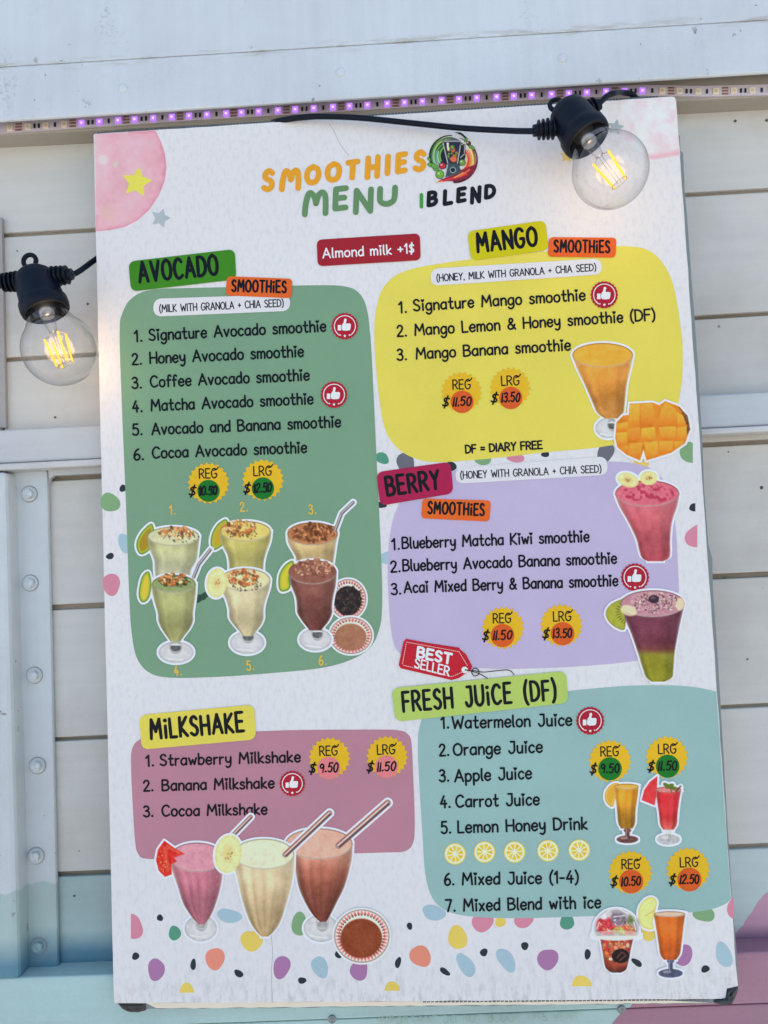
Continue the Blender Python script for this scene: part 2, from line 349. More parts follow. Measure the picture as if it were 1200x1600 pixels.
for i, x in enumerate(lx):
    on = 127 <= x <= 1005
    v, f = stripbox(x, 0, 4.6, 4.6, .0209, .0223); lo = wobj('led', v, f, M_VIO if on else M_LEDBODY, strip, bevel=.0002)
    if on:
        # lit square window with the chip in it
        v, f = stripbox(x, 0, 3.9, 3.7, .02075, .0210); wobj('lit_window', v, f, emit('led_window', (.50, .22, .88), .48) if i == 4 or 'W_' not in globals() else W_, strip, lo)
        if 'W_' not in globals(): W_ = bpy.data.materials[-1] if False else bpy.data.materials.get('led_window')
        c = at(x, sy(x), .0206); 
        v, f = disc_lathe(x, sy(x), .02075, [(.00095, 0), (.0008, .0002)], 10); wobj('lit_chip', v, f, M_DIM if x in (127, 976, 1004) else M_PINK, strip, lo)
    else:
        v, f = disc_lathe(x, sy(x), .0209, [(.0017, 0), (.0016, .0002)], 14); wobj('lens', v, f, M_LEDOFF, strip, lo)
    if i+1 < len(lx):
        nx_ = lx[i+1]; g = (nx_-x)
        if i % 3 == 0:
            for s in (-4.6, 0, 4.6):
                v, f = stripbox(x+g/2, s, 5.2, 1.5, .02205, .0225); wobj('copper_pad', v, f, M_COP, strip)
        else:
            for q in ((.38, .62) if i % 3 == 1 else (.5,)):
                v, f = stripbox(x+g*q, 0, 1.5, 3.2, .0214, .0223); wobj('resistor', v, f, M_RES, strip)
# ------------------------------------------------------------------ ground in front of the trailer (below the frame)
gm, t, p = nmat('concrete_ground')
tc = N(t, 'TexCoord').outputs['Object']; n1 = N(t, 'TexNoise', Scale=1.5, Detail=8.0); t.links.new(tc, n1.inputs['Vector'])
t.links.new(ramp(t, n1.outputs[0], .3, .75, (.30, .285, .26, 1), (.42, .40, .37, 1)), p.inputs['Base Color']); p.inputs['Roughness'].default_value = .85
g = link('ground', mesh_local('ground', [(-150, -150, 0), (150, -150, 0), (150, 150, 0), (-150, 150, 0)], [(0, 1, 2, 3)]), gm); g['kind'] = 'structure'
# ================================================================== THE MENU BOARD
bm_ = Matrix(((BEX[0], BEY[0], 0, BO[0]), (BEX[1], BEY[1], 0, BO[1]), (0, 0, 1, BO[2]), (0, 0, 0, 1)))
board = thing('menu_board', 'big printed smoothie menu board with coloured panels hanging on the trailer wall', 'menu board', bm_)
LAY = 8e-5; RIDGE = 3.5e-5
def bverts(px, py, z):
    u, v = B(px, py); return np.stack([u, -np.broadcast_to(z, u.shape), v], 1)
def sheet(name, outline, yf, yb, mat, bevel=0, label=None):
    a = np.array(outline, float); u, v = B(a[:, 0], a[:, 1]); n = len(u)
    vs = [(u[i], yf, v[i]) for i in range(n)]+[(u[i], yb, v[i]) for i in range(n)]
    fs = [list(range(n)), list(range(2*n-1, n-1, -1))]+[[i, i+n, (i+1) % n+n, (i+1) % n] for i in range(n)]
    me = mesh_local(name, vs, fs); fix_normals(me); o = link(name, me, mat, board, label)
    if bevel:
        b = o.modifiers.new('bevel', 'BEVEL'); b.width = bevel; b.segments = 2; b.limit_method = 'ANGLE'; b.angle_limit = R(60)
    return o
def jit(a, b, n, amp):
    out = []
    for k in range(n):
        s = k/n; out.append((a[0]+(b[0]-a[0])*s+random.uniform(-amp, amp)*(k > 0), a[1]+(b[1]-a[1])*s+random.uniform(-amp, amp)*(k > 0)))
    return out
TL, TR, BR, BL = (146, 209), (1055.5, 150), (1153.5, 1559), (178, 1568)
edge = jit((149, 209), (1050, 150.5), 40, .35)+[(1050, 150.5), (1054, 151.5), (1056.5, 156)]+jit((1058, 175), (1152, 1536), 50, .5)+[(1153.5, 1541), (1136, 1545), (1134, 1560)]+jit((1128, 1561), (184, 1568), 40, .5)+[(180, 1568), (178, 1566)]+jit((177.5, 1555), (146, 214), 40, .3)+[(146, 211)]
sheet('front_sheet', edge, 0, .0030, M_PAPER, .0004)
M_CORE = simple('core_plastic', (.55, .57, .58), .5, bump=.3)
M_DARKCORE = simple('dark_core_edge', (.10, .11, .12), .55, bump=.4)
M_GREYEDGE = simple('grey_core_edge', (.22, .25, .24), .55, bump=.4)
back = jit((147, 204.5), (1040, 146.5), 60, .5)+jit((1054, 150), (1062, 180), 3, .2)+[(1061, 206), (1064, 210), (1065, 232), (1069, 236), (1072, 300), (1075, 330), (1083, 440), (1092, 560), (1100, 700), (1102, 760), (1109, 850), (1115, 872), (1116, 920), (1122, 1000), (1128, 1100), (1136, 1240), (1145, 1390), (1154, 1500), (1155, 1538)]+[(1145, 1549), (1119, 1569)]+jit((1112, 1571), (226, 1580), 70, .9)+[(222, 1580), (205, 1574), (181, 1568)]
sheet('backing_sheet', back, .0031, .0066, M_GREYEDGE)
sheet('bottom_core', [(226, 1569.5)]+jit((228, 1570), (1112, 1564), 10, .2)+jit((1112, 1569.5), (228, 1578.5), 60, .6), .0024, .0033, simple('white_core', tuple(alb((205, 208, 203))), .5, bump=.5))
# dark flute cells showing along the top and bottom edges
vs = []; fs = []
def cells(a, b, n, h, y0=.0022):
    for k in range(n):
        s = (k+.12)/n; e = (k+.88)/n
        q = [(a[0]+(b[0]-a[0])*c, a[1]+(b[1]-a[1])*c+d) for c, d in ((s, 0), (e, 0), (e, h*random.uniform(.75, 1.1)), (s, h))]
        u, v = B([p[0] for p in q], [p[1] for p in q]); i = len(vs)
        vs.extend([(u[j], y0, v[j]) for j in range(4)]); vs.extend([(u[j], y0+.0012, v[j]) for j in range(4)])
        fs.extend([(i, i+1, i+2, i+3)]+[(i+j, i+(j+1) % 4, i+(j+1) % 4+4, i+j+4) for j in range(4)])
cells((150, 204.2), (1030, 147), 170, 3.4)
cells((660, 1566), (1110, 1562.6), 70, 3.0)
fo = link('flute_cells', mesh_local('flute_cells', vs, fs), M_DARKCORE, board); fo['kind'] = 'stuff'
# crumpled dark corner wraps
def crumple(name, pts, yf, yb, mat, amp, seed):
    rs = random.Random(seed); a = np.array(pts, float); c = a.mean(0); rings = [(1, 0), (.7, .6), (.35, 1.0)]
    vs = []; n = len(pts); u0, v0 = B(a[:, 0], a[:, 1]); cu, cv = B([c[0]], [c[1]])
    for s, h in rings:
        for i in range(n):
            vs.append((cu[0]+(u0[i]-cu[0])*s, yf-(h*amp*rs.uniform(.2, 1.0)), cv[0]+(v0[i]-cv[0])*s))
    vs.append((cu[0], yf-amp*.5, cv[0]))
    for i in range(n): vs.append((u0[i], yb, v0[i]))
    fs = []
    for r_ in range(2):
        for i in range(n):
            j = (i+1) % n; fs += [(r_*n+i, r_*n+j, (r_+1)*n+i), (r_*n+j, (r_+1)*n+j, (r_+1)*n+i)]
    for i in range(n): fs.append((2*n+i, 2*n+(i+1) % n, 3*n))
    for i in range(n): fs.append((i, (i+1) % n, 3*n+1+(i+1) % n, 3*n+1+i))
    me = mesh_local(name, vs, fs); fix_normals(me); return link(name, me, mat, board)
crumple('torn_corner', [(1137, 1546), (1146, 1543), (1154, 1540), (1153, 1549), (1149, 1560), (1144, 1569), (1132, 1571), (1117, 1568), (1119, 1564), (1133, 1561)], .0005, .006, simple('torn_dark', (.018, .03, .035), .35), .0030, 3)
crumple('crushed_corner', [(182, 1570), (200, 1571), (225, 1571), (226, 1581), (215, 1584), (205, 1584), (198, 1583), (190, 1579)], .0022, .006, simple('crushed_dark', (.05, .042, .035), .6), .0025, 5)
# ---------- flat print: polygons
def catmull(pts, closed=True, k=6):
    P = np.array(pts, float); n = len(P); out = []
    rng = range(n) if closed else range(n-1)
    for i in rng:
        if closed: p0, p1, p2, p3 = P[(i-1) % n], P[i], P[(i+1) % n], P[(i+2) % n]
        else: p0, p1, p2, p3 = P[max(i-1, 0)], P[i], P[i+1], P[min(i+2, n-1)]
        for j in range(k):
            t_ = j/k
            out.append(.5*((2*p1)+(-p0+p2)*t_+(2*p0-5*p1+4*p2-p3)*t_**2+(-p0+3*p1-3*p2+p3)*t_**3))
    if not closed: out.append(P[-1])
    return np.array(out)
def poly_mesh(polys, layer):
    vs = []; fs = []
    for q in polys:
        q = np.array(q, float); b = bverts(q[:, 0], q[:, 1], layer*LAY); i = len(vs)
        vs.extend(b.tolist()); fs.append(list(range(i, i+len(q)))[::-1])
    return vs, fs
def flat(name, polys, layer, color, parent=None, label=None, rough=.42):
    vs, fs = poly_mesh(polys, layer); return link(name, mesh_local(name, vs, fs), ink(color, rough), parent or board, label)
def rrect(c4, r, n=7):
    P = [np.array(c, float) for c in c4]; out = []
    for i in range(4):
        p, a, b = P[i], P[i-1], P[(i+1) % 4]
        da = (a-p)/np.linalg.norm(a-p); db = (b-p)/np.linalg.norm(b-p)
        for k in range(n+1):
            s = k/n; A0 = p+da*r; B0 = p+db*r
            out.append((1-s)**2*A0+2*s*(1-s)*(p+(A0+B0-2*p)*.08)+s*s*B0)
    return out
def ellp(cx, cy, rx, ry, rot=0, n=28):
    c, s = math.cos(rot), math.sin(rot)
    return [(cx+rx*math.cos(a)*c-ry*math.sin(a)*s, cy+rx*math.cos(a)*s+ry*math.sin(a)*c) for a in [2*math.pi*k/n for k in range(n)]]
# ---------- strokes
def ribbon(P, w, layer, vs, fs, cap0=True, cap1=True, ws=None, hs=1.0):
    P = np.array(P, float); n = len(P)
    if n < 2: return
    d = np.diff(P, axis=0); d /= (np.linalg.norm(d, axis=1)[:, None]+1e-9)
    t_ = np.zeros_like(P); t_[0] = d[0]; t_[-1] = d[-1]
    if n > 2: t_[1:-1] = d[:-1]+d[1:]
    t_ /= (np.linalg.norm(t_, axis=1)[:, None]+1e-9); nn = np.stack([-t_[:, 1], t_[:, 0]], 1)
    W = (np.full(n, w/2) if ws is None else np.asarray(ws)*w/2)[:, None]
    base = layer*LAY; i0 = len(vs)
    Lf = P+nn*W; Rt = P-nn*W
    for arr, z in ((Lf, base), (P, base+RIDGE*hs), (Rt, base)): vs.extend(bverts(arr[:, 0], arr[:, 1], z).tolist())
    for k in range(n-1):
        fs.append((i0+k, i0+k+1, i0+n+k+1, i0+n+k)); fs.append((i0+n+k, i0+n+k+1, i0+2*n+k+1, i0+2*n+k))
    for flag, idx, sg in ((cap0, 0, -1), (cap1, n-1, 1)):
        if not flag: continue
        m = 6; pts = []
        for k in range(1, m):
            a = math.pi*k/m; v = nn[idx]*math.cos(a)+t_[idx]*sg*math.sin(a); pts.append(P[idx]+v*W[idx])
        pts = np.array(pts); j0 = len(vs); vs.extend(bverts(pts[:, 0], pts[:, 1], base).tolist())
        ring = [i0+idx]+list(range(j0, j0+m-1))+[i0+2*n+idx]
        for k in range(len(ring)-1): fs.append((i0+n+idx, ring[k], ring[k+1]))
def dot(c, r, layer, vs, fs, hs=1.3, n=12):
    i0 = len(vs); q = [(c[0], c[1])]+ellp(c[0], c[1], r, r, 0, n); q = np.array(q)
    b = bverts(q[:, 0], q[:, 1], layer*LAY); b[0, 1] -= RIDGE*hs; vs.extend(b.tolist())
    for k in range(n): fs.append((i0, i0+1+k, i0+1+(k+1) % n))
G = {}
def g(ch, w, *st): G[ch] = (w, st)
S_, L = 's', 'l'
g('A', .68, (L, (0, 0), (.34, 1), (.68, 0)), (L, (.13, .34), (.55, .34)))
g('B', .56, (L, (0, 0), (0, 1)), (S_, (0, .99), (.26, 1.0), (.46, .90), (.46, .68), (.28, .55), (.04, .53)), (S_, (.22, .54), (.46, .47), (.56, .26), (.44, .06), (.2, 0), (0, .01)))
g('C', .60, (S_, (.58, .84), (.42, .99), (.2, .96), (.03, .72), (0, .42), (.12, .1), (.34, 0), (.60, .14)))
g('D', .60, (L, (0, 0), (0, 1)), (S_, (0, .99), (.25, .98), (.48, .85), (.60, .55), (.54, .22), (.3, .03), (0, .01)))
g('E', .50, (L, (.48, 1), (0, 1), (0, 0), (.5, 0)), (L, (0, .52), (.42, .52)))
g('F', .46, (L, (.46, 1), (0, 1), (0, 0)), (L, (0, .52), (.40, .52)))
g('G', .62, (S_, (.58, .86), (.40, 1), (.16, .93), (.01, .62), (.03, .25), (.22, .01), (.45, .03), (.60, .22), (.61, .45)), (L, (.38, .45), (.61, .45)))
g('H', .58, (L, (0, 0), (0, 1)), (L, (.58, 0), (.58, 1)), (L, (0, .5), (.58, .5)))
g('I', .06, (L, (.03, 0), (.03, 1)))
g('J', .46, (S_, (.42, 1), (.43, .5), (.42, .2), (.28, .01), (.1, .02), (0, .2)), (L, (.14, 1), (.43, 1)))
g('K', .54, (L, (0, 0), (0, 1)), (L, (.50, 1), (.04, .46), (.54, 0)))
g('L', .44, (L, (0, 1), (0, 0), (.44, 0)))
g('M', .76, (L, (0, 0), (.08, 1), (.38, .36), (.68, 1), (.76, 0)))
g('N', .60, (L, (0, 0), (0, 1), (.60, 0), (.60, 1)))
g('O', .66, (S_, (.33, 1), (.08, .82), (0, .46), (.1, .12), (.33, 0), (.56, .12), (.66, .5), (.57, .85), (.33, 1)))
g('P', .52, (L, (0, 0), (0, 1)), (S_, (0, .99), (.3, .99), (.52, .82), (.46, .56), (.22, .45), (.02, .45)))
g('R', .56, (L, (0, 0), (0, 1)), (S_, (0, .99), (.3, .99), (.50, .82), (.46, .60), (.24, .48), (.02, .47)), (L, (.24, .46), (.56, 0)))
g('S', .50, (S_, (.46, .86), (.3, 1), (.1, .94), (.03, .74), (.14, .58), (.36, .46), (.48, .28), (.42, .08), (.22, 0), (0, .12)))
g('T', .58, (L, (0, 1), (.58, 1)), (L, (.29, 1), (.29, 0)))
g('U', .58, (S_, (0, 1), (0, .5), (.04, .16), (.28, 0), (.52, .16), (.58, .5), (.58, 1)))
g('V', .62, (L, (0, 1), (.31, 0), (.62, 1)))
g('W', .86, (L, (0, 1), (.2, 0), (.43, .7), (.66, 0), (.86, 1)))
g('Y', .56, (L, (0, 1), (.28, .5), (.56, 1)), (L, (.28, .5), (.24, 0)))
g('a', .46, (S_, (.43, .54), (.26, .64), (.07, .52), (0, .28), (.09, .05), (.26, .02), (.42, .18)), (L, (.44, .62), (.44, .02)))
g('b', .46, (L, (.02, 1), (.02, 0)), (S_, (.03, .46), (.2, .64), (.4, .54), (.46, .3), (.36, .06), (.18, 0), (.03, .14)))
g('c', .40, (S_, (.40, .52), (.26, .64), (.08, .54), (0, .3), (.1, .05), (.26, 0), (.40, .1)))
g('d', .46, (S_, (.43, .52), (.26, .64), (.07, .52), (0, .28), (.09, .05), (.26, .02), (.42, .18)), (L, (.44, 1), (.44, .02)))
g('e', .44, (S_, (.02, .34), (.24, .33), (.43, .36), (.40, .56), (.22, .65), (.05, .5), (0, .26), (.12, .03), (.28, 0), (.43, .12)))
g('f', .34, (S_, (.36, .92), (.26, 1.02), (.14, .94), (.12, .7), (.12, 0)), (L, (0, .58), (.32, .58)))
g('g', .46, (S_, (.43, .52), (.26, .64), (.07, .52), (0, .28), (.09, .05), (.26, .02), (.42, .18)), (S_, (.44, .62), (.45, .2), (.44, -.14), (.3, -.34), (.12, -.34), (.02, -.22)))
g('h', .42, (L, (.02, 1), (.02, 0)), (S_, (.03, .42), (.15, .6), (.3, .63), (.41, .48), (.42, .2), (.42, 0)))
g('i', .15, (L, (.075, .62), (.075, 0)), ('h', (.075, .90)))
g('j', .2, (L, (.15, .6), (.15, -.2)), ('h', (.15, .9)))
g('k', .42, (L, (.02, 1), (.02, 0)), (L, (.38, .60), (.05, .26), (.42, 0)))
g('l', .10, (S_, (.03, 1), (.014, .3), (.05, .05), (.10, 0)))
g('m', .66, (L, (.02, .62), (.02, 0)), (S_, (.03, .44), (.12, .6), (.24, .62), (.32, .5), (.33, .2), (.33, 0)), (S_, (.34, .44), (.44, .6), (.55, .62), (.64, .5), (.65, .2), (.65, 0)))
g('n', .42, (L, (.02, .62), (.02, 0)), (S_, (.03, .42), (.15, .6), (.3, .63), (.41, .48), (.42, .2), (.42, 0)))
g('o', .46, (S_, (.23, .64), (.06, .54), (0, .3), (.07, .07), (.23, 0), (.4, .08), (.46, .32), (.4, .56), (.23, .64)))
g('p', .46, (L, (.02, .62), (.02, -.34)), (S_, (.03, .46), (.2, .64), (.4, .54), (.46, .3), (.36, .06), (.18, 0), (.03, .14)))
g('r', .30, (L, (.02, .62), (.02, 0)), (S_, (.03, .40), (.12, .57), (.30, .61)))
g('s', .36, (S_, (.34, .54), (.2, .64), (.06, .58), (.04, .44), (.16, .34), (.3, .28), (.36, .14), (.26, .01), (.1, 0), (0, .08)))
g('t', .36, (S_, (.16, .98), (.15, .4), (.17, .08), (.28, 0), (.36, .06)), (L, (0, .62), (.35, .62)))
g('u', .42, (S_, (.02, .62), (.02, .25), (.08, .04), (.22, 0), (.36, .1), (.40, .25)), (L, (.41, .62), (.41, 0)))
g('v', .42, (L, (0, .62), (.2, 0), (.42, .62)))
g('w', .60, (L, (0, .62), (.15, .02), (.3, .46), (.46, .02), (.60, .62)))
g('x', .4, (L, (.02, .6), (.38, 0)), (L, (.38, .6), (.02, 0)))
g('y', .44, (S_, (.02, .62), (.04, .3), (.18, .14), (.34, .2), (.42, .4)), (S_, (.43, .62), (.43, .1), (.38, -.2), (.22, -.34), (.06, -.26)))
g('0', .50, (S_, (.25, 1), (.05, .8), (0, .46), (.08, .12), (.25, 0), (.42, .12), (.50, .5), (.44, .84), (.25, 1)))
g('1', .22, (L, (0, .76), (.18, 1), (.18, 0)))
g('2', .50, (S_, (.02, .78), (.14, .97), (.34, .97), (.46, .78), (.36, .5), (.16, .24), (.02, .02)), (L, (.02, .01), (.50, .01)))
g('3', .48, (S_, (.04, .88), (.22, 1), (.42, .86), (.38, .64), (.18, .53)), (S_, (.18, .53), (.4, .48), (.48, .26), (.38, .04), (.18, 0), (0, .12)))
g('4', .52, (L, (.30, 1), (0, .34), (.52, .34)), (L, (.36, .62), (.36, 0)))
g('5', .48, (L, (.44, 1), (.08, 1), (.04, .58)), (S_, (.04, .58), (.22, .64), (.42, .54), (.48, .3), (.38, .06), (.18, 0), (0, .12)))
g('6', .50, (S_, (.40, 1), (.16, .8), (.02, .42), (.06, .1), (.26, 0), (.45, .12), (.49, .34), (.36, .52), (.18, .5), (.04, .32)))
g('7', .48, (L, (0, 1), (.48, 1), (.16, 0)))
g('9', .48, (S_, (.44, .74), (.32, .54), (.12, .54), (.02, .74), (.12, .96), (.3, .98), (.44, .8), (.44, .4), (.40, 0)))
g('.', .08, ('d', (.04, .05)))
g(',', .08, (L, (.05, .06), (.02, -.1)))
g('-', .34, (L, (.02, .42), (.32, .42)))
g('+', .42, (L, (.0, .45), (.42, .45)), (L, (.21, .68), (.21, .22)))
g('=', .42, (L, (0, .6), (.42, .6)), (L, (0, .32), (.42, .32)))
g('(', .20, (S_, (.2, 1.1), (.04, .75), (0, .42), (.06, .05), (.2, -.16)))
g(')', .20, (S_, (0, 1.1), (.16, .75), (.2, .42), (.14, .05), (0, -.16)))
g('&', .62, (S_, (.62, .0), (.4, .3), (.16, .66), (.18, .92), (.34, .96), (.42, .78), (.28, .56), (.06, .36), (.04, .12), (.22, 0), (.44, .12), (.58, .42)))
g('$', .42, (S_, (.40, .80), (.24, .9), (.06, .8), (.1, .58), (.32, .42), (.38, .2), (.2, .08), (0, .2)), (L, (.26, 1.1), (.16, -.12)))
g('!', .5, (L, (.0, .62), (.0, 0)))
g(' ', .26)
def glyph(ch, fx, sw, layer, vs, fs, tap=None, k=5, idot='h'):
    """fx maps glyph units to photo pixels"""
    for st in G[ch][1]:
        kind, pts = st[0], st[1:]
        q = [fx(*p_) for p_ in pts]
        if kind == S_:
            P = catmull(q, False, k); ws = None
            if np.linalg.norm(P[0]-P[-1]) < .5: ribbon(P, sw, layer, vs, fs, True, True, ws)
            else: ribbon(P, sw, layer, vs, fs, True, True, tap(len(P)) if tap else None)
        elif kind == L:
            for i in range(len(q)-1):
                a, b = np.array(q[i]), np.array(q[i+1]); P = [a+(b-a)*s for s in (0, .5, 1)]
                ribbon(P, sw, layer, vs, fs, i == 0, i == len(q)-2, (tap(3) if tap else None), hs=1.0+.04*i)
            for i in range(1, len(q)-1): dot(q[i], sw/2, layer, vs, fs, 1.25)
        elif kind == 'd': dot(q[0], sw*.62, layer, vs, fs)
        elif kind == 'h':
            c = q[0]
            if idot == 'h':
                e = sw*.72
                ribbon([(c[0]-e*.62, c[1]-e*.35), (c[0], c[1]+e*.55)], sw*1.05, layer, vs, fs)
                ribbon([(c[0]+e*.62, c[1]-e*.35), (c[0], c[1]+e*.55)], sw*1.05, layer, vs, fs, hs=1.2)
            else: dot(c, sw*.62, layer, vs, fs)
def text(s, p0, p1, cap, sw, color, layer, parent=None, gap=.17, name='lettering', slant=0.0, jitter=0.0, tap=None, idot='h', rough=.42, space=None, rs=None, updir=None):
    rs = rs or random.Random(len(s)*31+int(p0[0]))
    wid = []; x = 0; pos = []
    for i, ch in enumerate(s):
        wd = (space if (ch == ' ' and space) else G[ch][0]); pos.append(x); x += wd+gap
    tot = x-gap; p0 = np.array(p0, float); p1 = np.array(p1, float)
    ax = (p1-p0)/tot; un = (p1-p0)/np.linalg.norm(p1-p0); up = np.array([un[1], -un[0]])*cap
    if updir is not None: up = np.array(updir, float)*cap
    vs = []; fs = []
    for ch, xx in zip(s, pos):
        if ch == ' ': continue
        jr = rs.uniform(-jitter, jitter); js = 1+rs.uniform(-jitter, jitter)*.6; jy = rs.uniform(-jitter, jitter)*.35
        def fx(a, b, xx=xx, jr=jr, js=js, jy=jy):
            q = p0+ax*(xx+a+(slant+jr*.6)*b)+up*(b*js+jy); return (q[0], q[1])
        glyph(ch, fx, sw, layer, vs, fs, tap, idot=idot)
    return link(name, mesh_local(name, vs, fs), ink(color, rough), parent or board)
def strokes(name, paths, w, color, layer, parent=None, closed=False):
    vs = []; fs = []
    for i, P in enumerate(paths): ribbon(P, w, layer, vs, fs, not closed, not closed, hs=1+.02*i)
    return link(name, mesh_local(name, vs, fs), ink(color), parent or board)
BLK = (10, 14, 24)
brush = lambda n: np.interp(np.linspace(0, 1, n), [0, .3, 1], [.92, 1.08, .95])
# ---------- corner watercolours and stars
def star(cx, cy, r, rot=0, k=.48):
    q = [(cx+(r if i % 2 == 0 else r*k)*math.sin(rot+i*math.pi/5), cy-(r if i % 2 == 0 else r*k)*math.cos(rot+i*math.pi/5)) for i in range(10)]
    out = []
    for i in range(10):
        p, a, b = np.array(q[i]), np.array(q[i-1]), np.array(q[(i+1) % 10])
        for s in ((.25, .5, .75) if i % 2 == 0 else (.5,)):
            if i % 2 == 0:
                A0 = p+(a-p)*.3; B0 = p+(b-p)*.3; out.append((1-s)**2*A0+2*s*(1-s)*p+s*s*B0)
            else: out.append(p)
    return out
# ------------------------------------------------------------------ painter for printed photographs
def vnoise(X, Y, sc_, seed):
    rs = np.random.RandomState(seed); gx = (X/sc_); gy = (Y/sc_); gx = gx-gx.min(); gy = gy-gy.min()
    T = rs.rand(int(gy.max())+3, int(gx.max())+3); ix = gx.astype(int); iy = gy.astype(int); fx = gx-ix; fy = gy-iy
    fx = fx*fx*(3-2*fx); fy = fy*fy*(3-2*fy)
    return (T[iy, ix]*(1-fx)+T[iy, ix+1]*fx)*(1-fy)+(T[iy+1, ix]*(1-fx)+T[iy+1, ix+1]*fx)*fy
class Cv:
    def __init__(s, x0, y0, x1, y1, step=1.0, out=3.0, outc=(236, 238, 240), seed=1):
        s.out = out; pad = out+3; s.step = step
        s.X, s.Y = np.meshgrid(np.arange(x0-pad, x1+pad, step), np.arange(y0-pad, y1+pad, step))
        s.c = np.ones(s.X.shape+(3,))*np.array(outc, float); s.D = np.full(s.X.shape, -99.0); s.rs = np.random.RandomState(seed); s.seed = seed
    def comp(s, sdf, col, soft=1.2, sil=True, op=1.0):
        a = np.clip(sdf/soft+.5, 0, 1)*op; a = a[..., None]
        col = np.asarray(col, float); s.c = s.c*(1-a)+col*a
        if sil: s.D = np.maximum(s.D, sdf)
    def ell(s, cx, cy, rx, ry, rot=0):
        c, n = math.cos(rot), math.sin(rot); x = (s.X-cx)*c+(s.Y-cy)*n; y = -(s.X-cx)*n+(s.Y-cy)*c
        r = np.sqrt((x/rx)**2+(y/ry)**2)+1e-6; gr = np.sqrt(x*x/rx**4+y*y/ry**4)/r+1e-6
        return np.minimum((1-r)/gr, min(rx, ry))
    def poly(s, pts, smooth=False):
        P = catmull(pts, True, 4) if smooth else np.array(pts, float); n = len(P)
        d = np.full(s.X.shape, 1e9); ins = np.zeros(s.X.shape, bool)
        for i in range(n):
            a, b = P[i], P[(i+1) % n]; e = b-a; l2 = e@e+1e-9
            t_ = np.clip(((s.X-a[0])*e[0]+(s.Y-a[1])*e[1])/l2, 0, 1)
            d = np.minimum(d, (s.X-a[0]-t_*e[0])**2+(s.Y-a[1]-t_*e[1])**2)
            cr = ((a[1] > s.Y) != (b[1] > s.Y)); xi = a[0]+(s.Y-a[1])*e[0]/(e[1] if abs(e[1]) > 1e-9 else 1e-9); ins ^= cr & (s.X < xi)
        return np.sqrt(d)*np.where(ins, 1, -1)
    def seg(s, a, b, w):
        a = np.array(a, float); b = np.array(b, float); e = b-a
        t_ = np.clip(((s.X-a[0])*e[0]+(s.Y-a[1])*e[1])/(e@e+1e-9), 0, 1)
        return w/2-np.sqrt((s.X-a[0]-t_*e[0])**2+(s.Y-a[1]-t_*e[1])**2)
    def body(s, rows):
        q = catmull([(r[1], r[0]) for r in rows], False, 6); q2 = catmull([(r[2], r[0]) for r in rows], False, 6)
        xl = np.interp(s.Y, q[:, 1], q[:, 0]); xr = np.interp(s.Y, q2[:, 1], q2[:, 0])
        sd = np.minimum(np.minimum(s.X-xl, xr-s.X), np.minimum(s.Y-rows[0][0], rows[-1][0]-s.Y)); t_ = np.clip((s.X-xl)/(xr-xl+1e-6), 0, 1)
        v = np.clip((s.Y-rows[0][0])/(rows[-1][0]-rows[0][0]), 0, 1); return sd, t_, v
    def grad(s, v, stops):
        ps = [p_[0] for p_ in stops]; return np.stack([np.interp(v, ps, [p_[1][k] for p_ in stops]) for k in range(3)], -1)
    def nz(s, sc_, amp, k=0): return ((vnoise(s.X, s.Y, sc_, s.seed*17+k)-.5)*2*amp)[..., None]
    def scatter(s, n, cx, cy, rx, ry, r0, r1, cols, el=.6, sil=False, edge=1.0):
        for _ in range(n):
            a = s.rs.rand()*6.283; q = math.sqrt(s.rs.rand())*edge; x = cx+math.cos(a)*q*rx; y = cy+math.sin(a)*q*ry
            r = r0+(r1-r0)*s.rs.rand(); th = s.rs.rand()*3.14; c = np.array(cols[s.rs.randint(len(cols))], float)*(.85+.3*s.rs.rand())
            sd = s.ell(x, y, r, max(r*el, .5), th); sh = s.ell(x+.3*r, y+.35*r, r*1.05, max(r*el, .5)*1.1, th)
            s.comp(sh, c*.55, 1.4, False, .6); s.comp(sd, np.minimum(c, 250), 1.0, sil)
    def emit(s, name, layer, parent, label=None):
        gy, gx = np.gradient(s.D, s.step); gl = np.sqrt(gx*gx+gy*gy)+1e-6; E = s.D+s.out
        mv = np.where(E < 0, np.minimum(-E, 2.0*s.step), 0); X = s.X+gx/gl*mv; Y = s.Y+gy/gl*mv
        H, W = s.X.shape; inn = E > 0; cell = inn[:-1, :-1] | inn[1:, :-1] | inn[:-1, 1:] | inn[1:, 1:]
        iy, ix = np.nonzero(cell); idx = np.arange(H*W).reshape(H, W)
        F = np.stack([idx[iy, ix], idx[iy+1, ix], idx[iy+1, ix+1], idx[iy, ix+1]], 1)
        used = np.unique(F); rm = np.full(H*W, -1); rm[used] = np.arange(len(used)); F = rm[F]
        V = bverts(X.ravel()[used], Y.ravel()[used], layer*LAY); col = alb(np.clip(s.c.reshape(-1, 3)[used]*1.03+2, 0, 255))
        me = mesh_local(name, V, F); ca = me.color_attributes.new('Col', 'FLOAT_COLOR', 'POINT')
        ca.data.foreach_set('color', np.concatenate([col, np.ones((len(col), 1))], 1).ravel().astype(np.float32))
        return link(name, me, M_PIC, parent or board, label)
def shade(t_, k=.32, hl=.0):
    return (1-k*np.abs(2*t_-1)**3+hl*np.exp(-((t_-.22)/.05)**2))[..., None]
